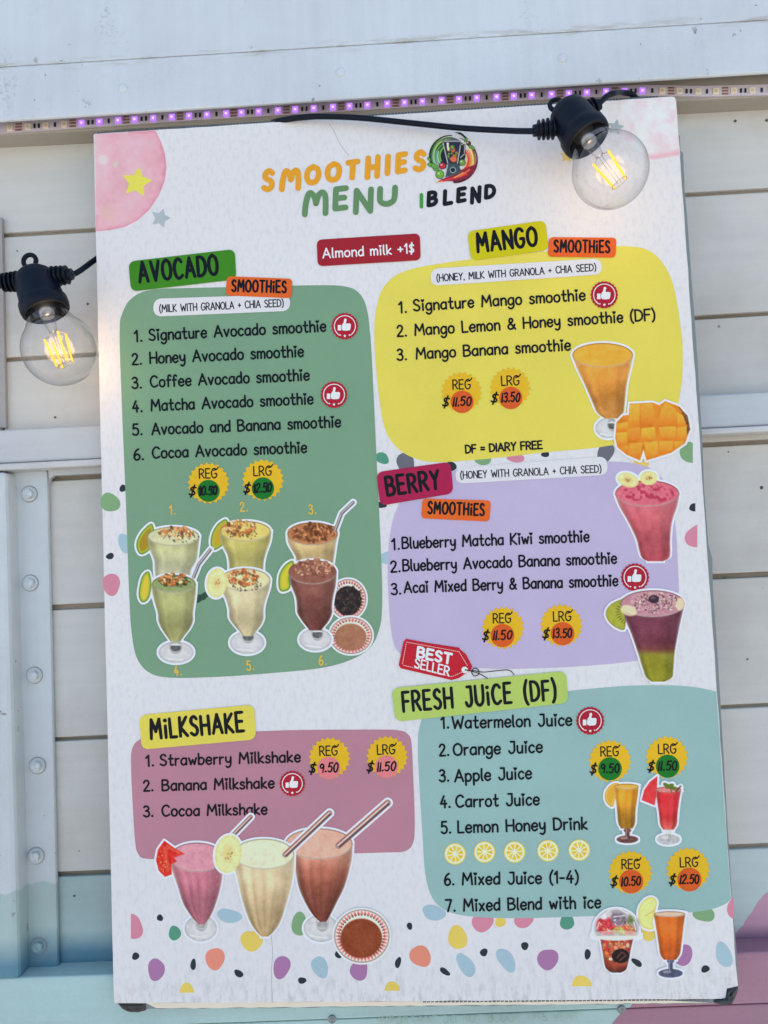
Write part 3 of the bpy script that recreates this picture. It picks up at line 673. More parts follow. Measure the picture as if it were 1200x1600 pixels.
# watercolour disc top-left and wash top-right
cv = Cv(146, 205, 262, 364, 1.3, out=0, seed=3)
edge_ = [(147.5, 209.5), (200, 206), (243, 203.5), (252, 222), (258, 240), (260.5, 262), (258, 282), (249, 305), (234, 328), (215, 345), (195, 355), (172, 360), (149.6, 362)]
sd = cv.poly(edge_); base = np.array((206, 168, 186.0))+cv.nz(22, 10, 1)+cv.nz(7, 6, 2)+cv.nz(3, 3, 3)
rim = np.exp(-np.abs(sd-1)/2.2)[..., None]*np.array((-6, -34, -26)); inner = ((cv.X-150)/110)[..., None]
cv.comp(sd, base+rim*((cv.X > 200) | (cv.Y > 335))[..., None]-inner*np.array((4, 10, 8)), 1.0)
cv.comp(cv.poly(star(170, 333, 20, .2)), (224, 168, 172), 5, False, .7)
cv.comp(cv.ell(161, 250, 8, 8), (226, 200, 210), 5, False, .7); cv.comp(cv.ell(181, 257, 4, 4), (175, 195, 185), 3, False, .7)
cv.emit('watercolour_disc', 1, board)
flat('star', [star(214, 285, 26, .15)], 2, (224, 211, 92)); flat('star', [star(251, 341, 17, .3)], 2, (160, 178, 192))
cv = Cv(935, 150, 1064, 256, 1.4, out=0, outc=(194, 209, 223), seed=4)
sd = cv.poly([(934, 158.6), (1050, 151.5), (1054.5, 153), (1063, 243), (1020, 250), (1000, 238), (960, 205), (940, 180)])
wn = np.clip((.5*vnoise(cv.X, cv.Y, 17, 5)+.3*vnoise(cv.X, cv.Y, 7, 6)+.2*vnoise(cv.X, cv.Y, 3, 7)-.3)*1.9, 0, 1)[..., None]
rimr = np.clip(1-np.abs(cv.Y-(250-(cv.X-1020)*.17)+4)/9, 0, 1)[..., None]*(cv.X > 1010)[..., None]
fade = np.clip(sd/14, 0, 1)[..., None]*.0+np.clip((cv.X-938)/30, 0, 1)[..., None]
colr = np.array((212, 215, 226.0))*(1-fade*wn*.7)+np.array((206, 180, 200.0))*fade*wn*.7
cv.comp(sd, colr*(1-rimr*.8)+np.array((206, 156, 174))*rimr*.8, 2.0); cv.emit('watercolour_wash', 1, board)
flat('star', [star(962, 199, 14, .2)], 2, (150, 172, 184)); flat('star', [star(886, 244, 12, .1)], 2, (206, 196, 120))
# ---------- terrazzo spots
SP = dict(g=(116, 160, 122), t=(76, 144, 126), p=(194, 130, 158), b=(150, 184, 206), y=(214, 194, 98), s=(208, 136, 120), v=(154, 114, 166), k=(38, 50, 60), e=(98, 104, 120))
def blob(cx, cy, rx, ry, rot, seed, cut=None):
    rs = random.Random(seed); q = []
    a1, a2 = rs.uniform(0, 6.28), rs.uniform(0, 6.28)
    for k in range(26):
        a = 2*math.pi*k/26; m = 1+.09*math.cos(2*a+a1)+.06*math.cos(3*a+a2); x = rx*m*math.cos(a); y = ry*m*math.sin(a)
        q.append((cx+x*math.cos(rot)-y*math.sin(rot), cy+x*math.sin(rot)+y*math.cos(rot)))
    if cut == 'b': q = [(x, min(y, cy+1)) for x, y in q]
    if cut == 'l': q = [(max(x, cx-.5), y) for x, y in q]
    if cut == 'r': q = [(min(x, cx+.5), y) for x, y in q]
    out = [q[0]]
    for p_ in q[1:]:
        if abs(p_[0]-out[-1][0])+abs(p_[1]-out[-1][1]) > .3: out.append(p_)
    return out
spots = [('g', 172, 785, 14, 16, -.3, 0), ('k', 192, 763, 5, 6, 0, 0), ('b', 196, 849, 10, 17, -.3, 0), ('k', 172, 869, 6, 5, 0, 0), ('p', 174, 913, 14, 17, -.4, 0),
 ('t', 597, 716, 12, 8, .3, 0), ('e', 634, 724, 17, 14, .9, 0), ('k', 704, 729, 9, 8, .5, 0), ('k', 596, 789, 8, 5, .2, 0), ('g', 755, 720, 14, 6, 0, 0), ('p', 806, 716, 15, 6, 0, 0), ('k', 852, 710, 7, 4, 0, 0), ('y', 588, 838, 6, 12, 0, 0), ('b', 604, 872, 12, 10, .3, 0),
 ('e', 946, 708, 16, 13, -.9, 0), ('g', 1082, 708, 20, 17, .3, 'r'), ('y', 1001, 727, 14, 10, 0, 0), ('k', 1086, 793, 10, 6, 0, 'r'), ('p', 1089, 838, 17, 19, .2, 'r'),
 ('p', 205, 1448, 20, 18, .3, 'l'), ('k', 250, 1434, 4.5, 5.5, 0, 0), ('t', 273, 1458, 9.5, 11.5, -.5, 0), ('b', 358, 1431, 18, 11.5, .15, 0), ('y', 393, 1470, 15.5, 18, -.6, 0), ('g', 468, 1444, 13, 18, .2, 0), ('k', 212, 1494, 6, 5.5, 0, 0), ('v', 244, 1515, 13.5, 17, .3, 0), ('k', 302, 1507, 4.5, 8.5, .15, 0), ('s', 336, 1498, 14.5, 18, -.3, 0), ('k', 373, 1521, 8.5, 4.8, .55, 0), ('v', 440, 1511, 14, 17, .35, 0), ('k', 472, 1532, 6, 5.5, 0, 0), ('b', 500, 1511, 11.5, 19, -.5, 0), ('k', 529, 1491, 6, 6, 0, 0), ('v', 561, 1516, 15, 15, .2, 0), ('y', 292, 1550, 12.5, 13, 0, 'b'), ('y', 612, 1547, 12.5, 13, 0, 'b'),
 ('b', 678, 1426, 19, 11.5, .1, 0), ('k', 640, 1447, 4.5, 5.5, 0, 0), ('p', 754, 1441, 16, 16, .3, 0), ('y', 782, 1440, 9, 8, 0, 0), ('p', 818, 1439, 16, 10, 0, 0), ('t', 886, 1440, 12, 12, .5, 0), ('g', 1100, 1428, 16, 13, .2, 0), ('p', 1146, 1418, 10, 16, .1, 'r'), ('y', 715, 1465, 15.5, 18, -.6, 0), ('s', 657, 1494, 15, 18.5, -.35, 0), ('k', 756, 1488, 6.3, 5.8, 0, 0), ('b', 791, 1500, 12.5, 19.5, -.55, 0), ('v', 856, 1499, 15, 18, .3, 0), ('k', 820, 1478, 6.3, 5.8, 0, 0), ('k', 622, 1504, 4.5, 8.8, .15, 0), ('k', 695, 1518, 8.6, 4.8, .6, 0), ('b', 728, 1508, 12, 19.5, -.5, 0), ('k', 918, 1491, 4.5, 8.8, .15, 0), ('y', 908, 1540, 14.5, 17, 0, 'b'), ('k', 995, 1504, 8.8, 5, .6, 0), ('v', 1066, 1492, 15, 18.5, .35, 0), ('y', 1013, 1455, 14, 14, 0, 0), ('k', 1102, 1514, 6.5, 5.8, 0, 0), ('b', 1131, 1492, 12.5, 20, -.5, 0)]
for i, (c, x, y, rx, ry, ro, cut) in enumerate(spots): flat('terrazzo_spot', [blob(x, y, rx, ry, ro, i, cut)], 1, SP[c])
strokes('crease', [catmull([(424, 1462), (426, 1490), (424, 1520), (425.5, 1567)], False, 4), catmull([(514, 193), (522, 205), (532, 226), (545, 243)], False, 4)], .9, (160, 170, 184), 1)
# ---------- big panels
def panel(name, pts, color, layer=2, k=6): return flat(name, [catmull(pts, True, k)], layer, color)
avo = panel('avocado_panel', [(187, 520), (191, 490), (206, 466), (236, 453), (300, 450), (400, 448), (480, 446), (535, 447), (560, 457), (573, 482), (579, 530), (583, 600), (590, 750), (596, 880), (597, 950), (592, 985), (578, 1012), (548, 1031), (500, 1044), (420, 1052), (330, 1058), (262, 1058.5), (232, 1050), (214, 1028), (206, 990), (202, 930), (197, 790), (190, 620)], (110, 152, 130))
yel = panel('mango_panel', [(585, 530), (587, 487), (600, 448), (632, 424), (700, 410), (800, 398), (920, 387), (985, 385), (1018, 394), (1040, 418), (1053, 450), (1062, 500), (1067, 550), (1064, 605), (1052, 650), (1020, 680), (942, 698), (860, 706), (760, 717), (683, 722), (645, 715), (618, 697), (600, 665), (590, 600)], (207, 204, 90))
lav = panel('berry_panel', [(606, 880), (609, 840), (618, 800), (640, 765), (680, 742), (760, 728), (860, 722), (950, 721), (1000, 726), (1030, 742), (1047, 775), (1055, 820), (1059, 880), (1060, 940), (1050, 990), (1030, 1020), (990, 1033), (890, 1042), (787, 1045), (709, 1041), (650, 1033), (622, 1018), (612, 990), (607, 930)], (175, 172, 213))
mil = panel('milkshake_panel', [(205, 1200), (206, 1172), (216, 1157), (240, 1150), (330, 1146), (450, 1141), (580, 1140), (622, 1141), (637, 1147), (643, 1162), (646, 1220), (648, 1290), (645, 1318), (632, 1330), (600, 1332), (450, 1336), (300, 1341), (232, 1342), (216, 1334), (211, 1312), (207, 1250)], (169, 125, 148))
tea_pts = list(catmull([(1119, 1080.5), (1090, 1074.5), (1050, 1071), (975, 1072), (885, 1080), (780, 1092), (700, 1101), (668, 1112), (657, 1130), (653, 1160), (655, 1220), (660, 1300), (664, 1360), (672, 1395), (688, 1417), (722, 1430), (800, 1434.5), (950, 1430.5), (1050, 1427), (1100, 1423), (1130, 1414), (1142, 1404)], False, 6))
tea = flat('juice_panel', [tea_pts], 2, (136, 178, 184))
# ---------- sunbursts (before tags)
def burst(cx, cy, r, dotc, dx, dy, dr, lab, price, smudge=0):
    q = []
    for k in range(44):
        a = 2*math.pi*k/44+.05; rr = r if k % 2 == 0 else r*.875; q.append((cx+rr*math.cos(a), cy+rr*math.sin(a)))
    o = flat('price_burst', [q], 4, (216, 176, 36))
    text(lab, (dx-14, dy-19.5), (dx+13, dy-20.5), 14.5, 2.1, BLK, 5, o, gap=.2)
    strokes('lettering', [catmull([(dx+8, dy-32), (dx+13, dy-34), (dx+15, dy-37)], False, 3)], 2.0, BLK, 5, o)
    st = flat('price_sticker', [ellp(dx, dy, dr, dr*.98)], 6, dotc, o, rough=.3)
    rs = random.Random(int(cx)); mk = lambda n: np.interp(np.linspace(0, 1, n), [0, .2, .7, 1], [1.15, .9, 1.0, .8])
    text('$', (dx-dr-13, dy+8), (dx-dr-4, dy+7.5), 15, 2.6, (4, 4, 7), 7, o, slant=.18)
    hw = dr*.84
    text(price.replace('1', 'I'), (dx-hw+1, dy+6.5), (dx+hw-2, dy+5.5), 13.5, 2.7, (4, 4, 8), 7, o, gap=.24, slant=.16, jitter=.09, tap=mk, name='price_lettering')
    if smudge:
        text(price[0]+price[-1], (dx-hw, dy+7), (dx+hw-2, dy+5), 12.5, 2.4, (16, 18, 24), 8, o, gap=.9, slant=.1, jitter=.1, name='price_lettering')
GR, OR_, PK = (14, 112, 36), (198, 88, 32), (222, 124, 134)
burst(326, 755, 33, GR, 326, 767, 17.5, 'REG', '10.50', 1); burst(411, 750, 33, GR, 411, 763, 17.5, 'LRG', '12.50', 1)
burst(721, 613, 32.5, OR_, 722, 628, 18, 'REG', '11.50'); burst(797, 606, 32.5, OR_, 798, 622, 18, 'LRG', '13.50')
burst(786, 981, 34, OR_, 785, 993, 18.5, 'REG', '11.50'); burst(877, 977, 34, OR_, 879, 990, 18.5, 'LRG', '13.50')
burst(515, 1184, 33, PK, 514, 1200, 18, 'REG', '9.50'); burst(605, 1182, 33, PK, 604, 1198, 18, 'LRG', '11.50')
burst(953, 1189, 34, GR, 953, 1201, 18.5, 'REG', '9.50'); burst(1042, 1183, 34, GR, 1043, 1197, 18.5, 'LRG', '11.50')
burst(985, 1363, 35, OR_, 986, 1377, 19, 'REG', '10.50'); burst(1075, 1358, 35, OR_, 1077, 1374, 19, 'LRG', '12.50')
# ---------- tags and pills
def tag_(name, c4, r, color, txt, p0, p1, cap, sw, tc=BLK, layer=8, **kw):
    o = flat(name, [rrect(c4, r)], layer, color); text(txt, p0, p1, cap, sw, tc, layer+1, o, **kw); return o
WP = (203, 213, 228)
tag_('note_pill', [(240, 467), (453, 460), (454, 486), (240, 495)], 12, WP, '(MILK WITH GRANOLA + CHIA SEED)', (250, 488), (443, 479), 11, 1.7, layer=6, gap=.2, space=.35)
tag_('note_pill', [(673, 420), (940, 404), (941, 429), (673, 447)], 12, WP, '(HONEY, MILK WITH GRANOLA + CHIA SEED)', (683, 440), (931, 423), 10.5, 1.7, layer=6, gap=.2, space=.35)
tag_('note_pill', [(711, 731), (948, 713), (950, 742), (712, 756)], 12, WP, '(HONEY WITH GRANOLA + CHIA SEED)', (720, 748), (939, 738), 11, 1.7, layer=6, gap=.2, space=.35)
hk = dict(gap=.30, jitter=.035, tap=brush, idot='d')
tag_('header_tag', [(201, 409), (367, 389.5), (369.5, 437), (205, 456)], 10, (55, 128, 26), 'AVOCADO', (219, 441), (341, 429), 30, 5.4, layer=8, **hk)
tag_('header_tag', [(355, 432), (457, 436), (455.5, 466.5), (353, 462)], 6, (206, 96, 36), 'SMOOTHiES', (363, 455.5), (447, 457.5), 17.5, 3.4, layer=10, **hk)
tag_('header_tag', [(730, 362), (852, 344.5), (857.5, 391), (736, 408)], 10, (184, 186, 14), 'MANGO', (747, 394), (839, 383.5), 28, 5.4, layer=8, **hk)
tag_('header_tag', [(858, 371), (963, 372), (961.5, 403), (855.5, 401.5)], 6, (206, 92, 38), 'SMOOTHiES', (866, 394), (952, 395), 18, 3.4, layer=10, **hk)
tag_('header_tag', [(588, 738), (704, 721.5), (708.5, 771), (594, 790.5)], 10, (156, 28, 78), 'BERRY', (606, 774), (687, 763), 28, 5.4, layer=10, **hk)
tag_('header_tag', [(660, 779), (767, 782), (764.5, 815), (658, 810)], 6, (208, 98, 34), 'SMOOTHiES', (669, 802), (756, 805.5), 18, 3.4, layer=8, **hk)
tag_('header_tag', [(612, 1075), (884, 1048), (888, 1098), (618, 1127.5)], 11, (164, 196, 104), 'FRESH JUiCE (DF)', (631, 1111), (868, 1092), 30, 5.0, layer=12, gap=.30, jitter=.035, tap=brush, idot='d', space=.5)
tag_('header_tag', [(218, 1117), (397, 1100.5), (400.5, 1155), (221.5, 1171)], 11, (206, 203, 88), 'MiLKSHAKE', (237, 1154), (381, 1142), 29, 5.3, layer=8, **hk)
tag_('header_tag', [(495, 375), (656, 365), (657.5, 407), (496.5, 416.5)], 8, (146, 32, 46), 'Almond milk +1$', (505, 403.5), (647, 395.5), 14.5, 2.3, tc=(236, 236, 240), layer=8, gap=.2)
# best seller tag
bs = flat('best_seller_tag', [rrect([(632, 999), (719, 1012), (714, 1061), (624, 1040)], 3)+[]], 8, (166, 28, 46))
bs2 = flat('tag_point', [[(630.5, 1003), (635, 998), (719, 1014.5), (728, 1022), (737.5, 1040), (737, 1045), (718, 1059), (706, 1062.5), (626, 1044), (623, 1039)]], 9, (176, 28, 48), bs)
strokes('stitch_line', [[np.array(a)+(np.array(b)-np.array(a))*(k/n) for k in (i, i+.5)] for a, b, n in (((635, 1003), (717, 1018), 26), ((717, 1018), (731, 1041), 8), ((731, 1046), (706, 1057), 8), ((706, 1057), (629, 1039), 24), ((629, 1037), (635, 1004), 10)) for i in range(n)], 1.0, (226, 190, 195), 10, bs)
text('BEST', (652, 1026), (704, 1037), 15, 4.0, (240, 238, 240), 10, bs, gap=.24, updir=(.12, -1)); text('SELLER', (648, 1042.5), (701, 1056), 14, 2.4, (240, 238, 240), 10, bs, gap=.22, updir=(.12, -1))
flat('eyelet', [ellp(726, 1046.5, 5, 5)], 10, (236, 232, 232), bs)
strokes('cord_line', [catmull([(727, 1047), (742, 1048), (755, 1050), (775, 1048), (795, 1047), (803, 1054)], False, 5), catmull([(727, 1046), (738, 1049), (750, 1053), (762, 1060)], False, 5)], 1.3, (40, 30, 36), 11, bs)
strokes('cord_line', [catmull([(737, 1050), (740, 1044), (747, 1046), (748, 1053), (741, 1056), (737, 1051)], False, 4)], 1.5, (40, 30, 36), 12, bs)
# ---------- thumbs-up badges
def badge(cx, cy, r, layer=8):
    q = []
    for k in range(88):
        a = 2*math.pi*k/88; rr = r*(1+.035*math.cos(22*a)); q.append((cx+rr*math.cos(a), cy+rr*math.sin(a)))
    o = flat('thumbs_up_badge', [q], layer, (158, 26, 50)); W_ = (238, 236, 238)
    arc = [(cx+.80*r*math.cos(a), cy+.80*r*math.sin(a)) for a in np.linspace(math.pi*.68, math.pi*2.32, 40)]
    strokes('badge_ring', [arc], 1.3, W_, layer+1, o)
    th = [(-.18, -.30), (.26, -.32), (.38, -.24), (.42, .08), (.34, .17), (.08, .18), (.13, .42), (.06, .52), (-.05, .47), (-.08, .25), (-.20, .06)]
    T = lambda p_: (cx+p_[0]*r*1.08, cy-p_[1]*r*1.08-.02*r)
    flat('thumb', [[T(p_) for p_ in catmull(th, True, 3)], [T(p_) for p_ in ((-.50, -.32), (-.26, -.32), (-.26, .06), (-.50, .06))]], layer+1, W_, o)
    flat('badge_stars', [star(cx, cy+.74*r, 2.6, 0), ellp(cx-7, cy+.68*r, 1.1, 1.1, 0, 8), ellp(cx+7, cy+.68*r, 1.1, 1.1, 0, 8), ellp(cx-11.5, cy+.56*r, .8, .8, 0, 8), ellp(cx+11.5, cy+.56*r, .8, .8, 0, 8)], layer+1, W_, o)
for b in ((539, 510, 20.5), (522, 617, 20.5), (944, 461, 21), (992, 902, 21.5), (457, 1224, 19.5), (922, 1126, 21.5)): badge(*b)
# ---------- menu lines
def item(par, num, np0, s, a, b, cap=17.0, sw=3.0):
    text(num+'.', np0, (np0[0]+(14 if num != '1' else 11), np0[1]-.5), cap, sw, BLK, 5, par, gap=.22)
    text(s, a, b, cap, sw, BLK, 5, par, gap=.19, jitter=.025, space=.34)
item(avo, '1', (211, 534), 'Signature Avocado smoothie', (234, 532), (509, 517.5))
item(avo, '2', (207, 570), 'Honey Avocado smoothie', (235, 568), (474, 557))
item(avo, '3', (207, 607), 'Coffee Avocado smoothie', (236, 605), (483, 594))
item(avo, '4', (208, 644), 'Matcha Avocado smoothie', (237, 642), (489, 631))
item(avo, '5', (208, 680), 'Avocado and Banana smoothie', (238, 679), (532, 667))
item(avo, '6', (210, 719), 'Cocoa Avocado smoothie', (239, 716), (479, 707))
item(yel, '1', (624, 489), 'Signature Mango smoothie', (647, 486), (914, 469))
item(yel, '2', (621, 526), 'Mango Lemon & Honey smoothie (DF)', (649, 524), (1023, 500))
item(yel, '3', (621, 563), 'Mango Banana smoothie', (651, 561), (891, 547))
text('DF = DIARY FREE', (728, 708), (847, 701), 12, 2.7, BLK, 5, yel, gap=.2, jitter=.03)
item(lav, '1', (613, 859), 'Blueberry Matcha Kiwi smoothie', (629, 857), (920, 846))
item(lav, '2', (611, 894), 'Blueberry Avocado Banana smoothie', (630, 892), (963, 880))
item(lav, '3', (612, 929), 'Acai Mixed Berry & Banana smoothie', (632, 926), (965, 915))
item(mil, '1', (229, 1197), 'Strawberry Milkshake', (251, 1196), (469, 1190), 16.5)
item(mil, '2', (225, 1236), 'Banana Milkshake', (254, 1235), (428, 1231), 16.5)
item(mil, '3', (225, 1276), 'Cocoa Milkshake', (254, 1275), (417, 1272), 16.5)
item(tea, '1', (690, 1138), 'Watermelon Juice', (707, 1138), (893, 1133), 18, 3.15)
item(tea, '2', (687, 1181), 'Orange Juice', (709, 1180), (847, 1175), 18, 3.15)
item(tea, '3', (687, 1221), 'Apple Juice', (711, 1221), (830, 1216), 18, 3.15)
item(tea, '4', (689, 1262), 'Carrot Juice', (713, 1261), (842, 1257), 18, 3.15)
item(tea, '5', (690, 1302), 'Lemon Honey Drink', (716, 1301), (917, 1295), 18, 3.15)
item(tea, '6', (695, 1383), 'Mixed Juice (1-4)', (723, 1382), (903, 1379), 18, 3.15)
item(tea, '7', (697, 1424), 'Mixed Blend with ice', (725, 1423), (938, 1418), 18, 3.15)
for n_, x, y in (('1', 266, 804), ('2', 376, 799), ('3', 483, 803), ('4', 273, 1055), ('5', 386, 1047), ('6', 499, 1039)):
    text(n_+'.', (x, y), (x+(11 if n_ != '1' else 9), y-.5), 14, 2.2, (208, 182, 74), 5, avo, gap=.35)
# ---------- title
def boxed(ch, x0, x1, yb, yt, sw, color, lean=.0, par=None, layer=4, vs=None, fs=None, rise=0):
    w_ = max(G[ch][0], .06); h = yb-yt; x0 += sw/2; x1 -= sw/2; yb -= sw/2; h -= sw
    glyph(ch, lambda a, b: (x0+(x1-x0)*(a/w_ if ch != 'I' else .5)+lean*b*h, yb-b*h-rise*(a/w_)), sw, layer, vs, fs, None)
Z = lambda x, y: (380+x/2.857, 190+y/2.857)
def word(name, letters, sw, color, lean, rise=2):
    vs = []; fs = []
    for ch, x0, x1, yb, yt in letters:
        a = Z(x0, yb); b = Z(x1, yt); boxed(ch, a[0], b[0], a[1], b[1], sw, color, lean, vs=vs, fs=fs, rise=rise)
    return link(name, mesh_local(name, vs, fs), ink(color), board)
G['M_'] = (.8, ((S_, (0, 0), (.02, .45), (.10, .9), (.2, 1), (.34, .82), (.42, .5)), (S_, (.42, .5), (.50, .85), (.64, 1.0), (.76, .85), (.80, .4), (.8, 0))))
word('title_lettering', [('S', 80, 142, 318, 212), ('M_', 160, 258, 316, 210), ('O', 270, 348, 288, 193), ('O', 362, 440, 276, 180), ('T', 453, 520, 266, 172), ('H', 542, 610, 262, 152), ('I', 631, 656, 247, 147), ('E', 677, 734, 236, 138), ('S', 756, 818, 230, 128)], 8.8, (216, 154, 40), .05)
word('title_lettering', [('M_', 262, 380, 428, 308), ('E', 398, 470, 402, 290), ('N', 490, 580, 418, 296), ('U', 596, 688, 384, 288)], 9.0, (92, 136, 98), .04)
word('title_lettering', [('I', 786, 805, 392, 322)], 5.6, (60, 150, 60), 0)
word('title_lettering', [('B', 818, 870, 384, 310), ('L', 890, 938, 378, 302), ('E', 950, 998, 366, 294), ('N', 1012, 1062, 372, 290), ('D', 1074, 1128, 350, 280)], 6.4, (20, 24, 34), .04)
# ---------- printed pictures
GRN = [(206, 110, 60), (196, 140, 80), (170, 100, 50), (222, 160, 100), (120, 80, 50), (232, 200, 150)]
def glassfoot(cv, cx, cy, rx, ry, sx, sy_, knob=(70, 78, 82)):
    sd = cv.ell(cx, cy, rx, ry); e = np.clip(1-sd/4, 0, 1)[..., None]
    cv.comp(sd, np.array((186, 194, 204.0))*(1-.14*e)+cv.nz(5, 9, 3)); cv.comp(cv.ell(cx, cy, rx*.55, ry*.5), (198, 205, 214), 4, False, .7)
    cv.comp(cv.ell(sx, sy_, rx*.36, ry*.62), (150, 158, 164), 2, True); cv.comp(cv.ell(sx, sy_+1, rx*.33, ry*.42), (200, 206, 210), 1.2, False, .8); cv.comp(np.minimum(cv.ell(sx, sy_+1, rx*.31, ry*.36), cv.Y-sy_+2.5), np.array(knob, float)*.8+cv.nz(3, 26, 9), 2, False, .8)
    cv.comp(cv.seg((sx-rx*.28, sy_-3.5), (sx+rx*.28, sy_-3.5), 1.2), (226, 230, 234), 1, False, .8); cv.comp(cv.seg((cx-rx*.6, cy+ry*.55), (cx+rx*.35, cy+ry*.72), 1.6), (226, 232, 238), 2, False, .7)
def drink(name, top, rows, btop, bbot, surf, layer, seed, foot=None, extra=None, post=None, ribs=0, mid=None, box=None, hl=.18, glassrim=True, lab=None, dark=.30):
    cx, cy, rx, ry = top; ys = [r[0] for r in rows]
    xs0 = min([r[1] for r in rows]+[cx-rx]); xs1 = max([r[2] for r in rows]+[cx+rx]); y0 = cy-ry; y1 = ys[-1]
    if box: xs0, y0, xs1, y1 = box
    cv = Cv(xs0, y0, xs1, y1, .95, seed=seed)
    if foot: glassfoot(cv, *foot)
    if extra: extra(cv, 0)
    sd, t_, v = cv.body(rows)
    st = [(0, btop), (1, bbot)] if mid is None else [(0, btop)]+mid+[(1, bbot)]
    col = cv.grad(v, st)*shade(t_, dark, hl*.5)
    if ribs: col = col*(1+.05*np.cos(t_*math.pi*2*ribs+.6)*np.clip(v*3, 0, 1)*(.6+.6*vnoise(cv.X, cv.Y, 12, seed+5)))[..., None]+(np.exp(-((t_*ribs % 1-.2)/.07)**2)*np.clip(v*2-.2, 0, 1)*9)[..., None]
    col = col*(1-.10*np.exp(-((t_-.80)/.08)**2)+.10*np.exp(-((t_-.15)/.035)**2)*vnoise(cv.X, cv.Y, 10, seed+9))[..., None]*(1-.06*np.cos(v*9))[..., None]
    col = col+cv.nz(14, 7, 12)+cv.nz(6, 5, 1)+cv.nz(2.2, 5, 2)
    cv.comp(sd, col, 1.2)
    ed = np.exp(-(np.minimum(t_, 1-t_)/.035)**2)[..., None]; cv.comp(sd, np.array((228, 230, 226.0))*np.ones_like(col), 1, False, 1) if False else None
    a = np.clip(sd+.5, 0, 1)[..., None]*ed*.35; cv.c = cv.c*(1-a)+np.array((214, 218, 212))*a
    s_ = cv.ell(cx, cy, rx, ry)
    if glassrim: cv.comp(s_, np.array(surf, float)*.62, 1.2)
    cv.comp(s_-(1.6 if glassrim else 0), np.array(surf, float)+cv.nz(7, 8, 5)+cv.nz(2.5, 6, 6), 1.3)
    if glassrim:
        rr = np.exp(-np.abs(s_-.8)/.8)[..., None]*np.clip((cv.Y-cy)/ry+.3, 0, 1)[..., None]*.6; cv.c = cv.c*(1-rr)+np.array((232, 232, 226))*rr
    if post: post(cv)
    if extra: extra(cv, 1)
    return cv.emit(name, layer, board, lab)
def avo_slice(pts, cin=(176, 160, 50)):
    def f(cv, ph):
        if ph == 0:
            sd = cv.poly(pts, True); cv.comp(sd, (84, 120, 40)); cv.comp(sd-2, (150, 176, 62), 2, False); cv.comp(sd-4.5, cin, 2.5, False)
    return f
def banana(cx, cy, rx, ry, rot=0):
    def f(cv, ph):
        if ph == 1:
            sd = cv.ell(cx, cy, rx, ry, rot); cv.comp(sd, np.array((222, 202, 140.0))+cv.nz(4, 8, 8)); cv.comp(sd-3, (230, 214, 160), 3, False)
            for a in (0, 1.05, 2.1): cv.comp(cv.seg((cx-rx*.4*math.cos(a), cy-ry*.4*math.sin(a)), (cx+rx*.4*math.cos(a), cy+ry*.4*math.sin(a)), rx*.34), (204, 172, 104), 5, False, .38)
            cv.scatter(9, cx, cy, rx*.3, ry*.3, .7, 1.3, [(150, 116, 62), (176, 140, 80)], .5); cv.c = np.where((sd > 0)[..., None], cv.c+cv.nz(3, 8, 19), cv.c)
    return f
def straw(a, b, w, red=False):
    def f(cv, ph):
        if ph == 1:
            sd = cv.seg(a, b, w); cv.comp(sd, (150, 128, 130) if red else (140, 142, 148)); n = np.array([b[1]-a[1], a[0]-b[0]], float); n /= np.linalg.norm(n)
            for o, c, ww in ((-.26, (84, 60, 66) if red else (66, 70, 78), .3), (.10, (216, 206, 206), .2), (.32, (156, 88, 82) if red else (96, 100, 106), .24)):
                cv.comp(cv.seg(np.array(a)+n*w*o, np.array(b)+n*w*o, w*ww), c, 1, False)
    return f
def both(*fs_):
    def f(cv, ph):
        for q in fs_: q(cv, ph)
    return f
def granola(cx, cy, rx, ry, n=70, seeds=0, greens=0, cols=GRN, sil=False, size=(1.5, 3.4)):
    def f(cv):
        if greens: cv.scatter(greens, cx, cy+ry*.3, rx*1.15, ry, 1.2, 3, [(60, 92, 40), (40, 70, 36), (96, 120, 60)], .5)
        if seeds: cv.scatter(seeds, cx+rx*.2, cy+ry*.9, rx*1.05, ry*.8, .8, 1.3, [(48, 48, 56), (60, 60, 70)], .6)
        cv.scatter(n, cx, cy, rx, ry, size[0], size[1], cols, .65, sil)
    return f
# avocado panel, back row
drink('drink_picture', (271, 838, 40.5, 15), [(838, 231, 312), (855, 233, 310), (875, 241, 307), (890, 242, 299), (905, 243, 297)], (166, 172, 118), (186, 194, 172), (188, 196, 158), 5, 11, extra=avo_slice([(237, 818), (226, 826), (217, 838), (213, 852), (217, 864), (224, 866), (234, 859), (240, 845), (241, 828)], (150, 128, 34)), post=both_post if False else granola(276, 832, 28, 9, 60, 26), box=(212, 815, 314, 905))
drink('drink_picture', (383.5, 830, 39.5, 16), [(830, 344, 424), (846, 345, 422), (866, 355, 415), (880, 358, 412), (892, 358, 412)], (178, 176, 100), (168, 168, 106), (204, 190, 108), 5, 12, extra=avo_slice([(353, 811), (341, 818), (332, 832), (329, 848), (333, 859), (340, 858), (350, 850), (356, 838), (357, 820)], (176, 150, 40)), post=granola(374, 824, 26, 12, 70, 14), box=(328, 808, 426, 892))
drink('drink_picture', (488.5, 834, 39.5, 18), [(834, 449, 528), (850, 451, 525), (870, 462, 522), (884, 463, 520)], (196, 176, 128), (184, 166, 122), (170, 116, 76), 5, 13, extra=both(straw((524, 828), (534, 802), 5.5), straw((534, 802), (552, 785), 5.5)), post=granola(488, 831, 36, 14, 120, 0, cols=[(150, 92, 56), (120, 68, 40), (190, 136, 92), (96, 56, 34)]), box=(448, 784, 556, 884))
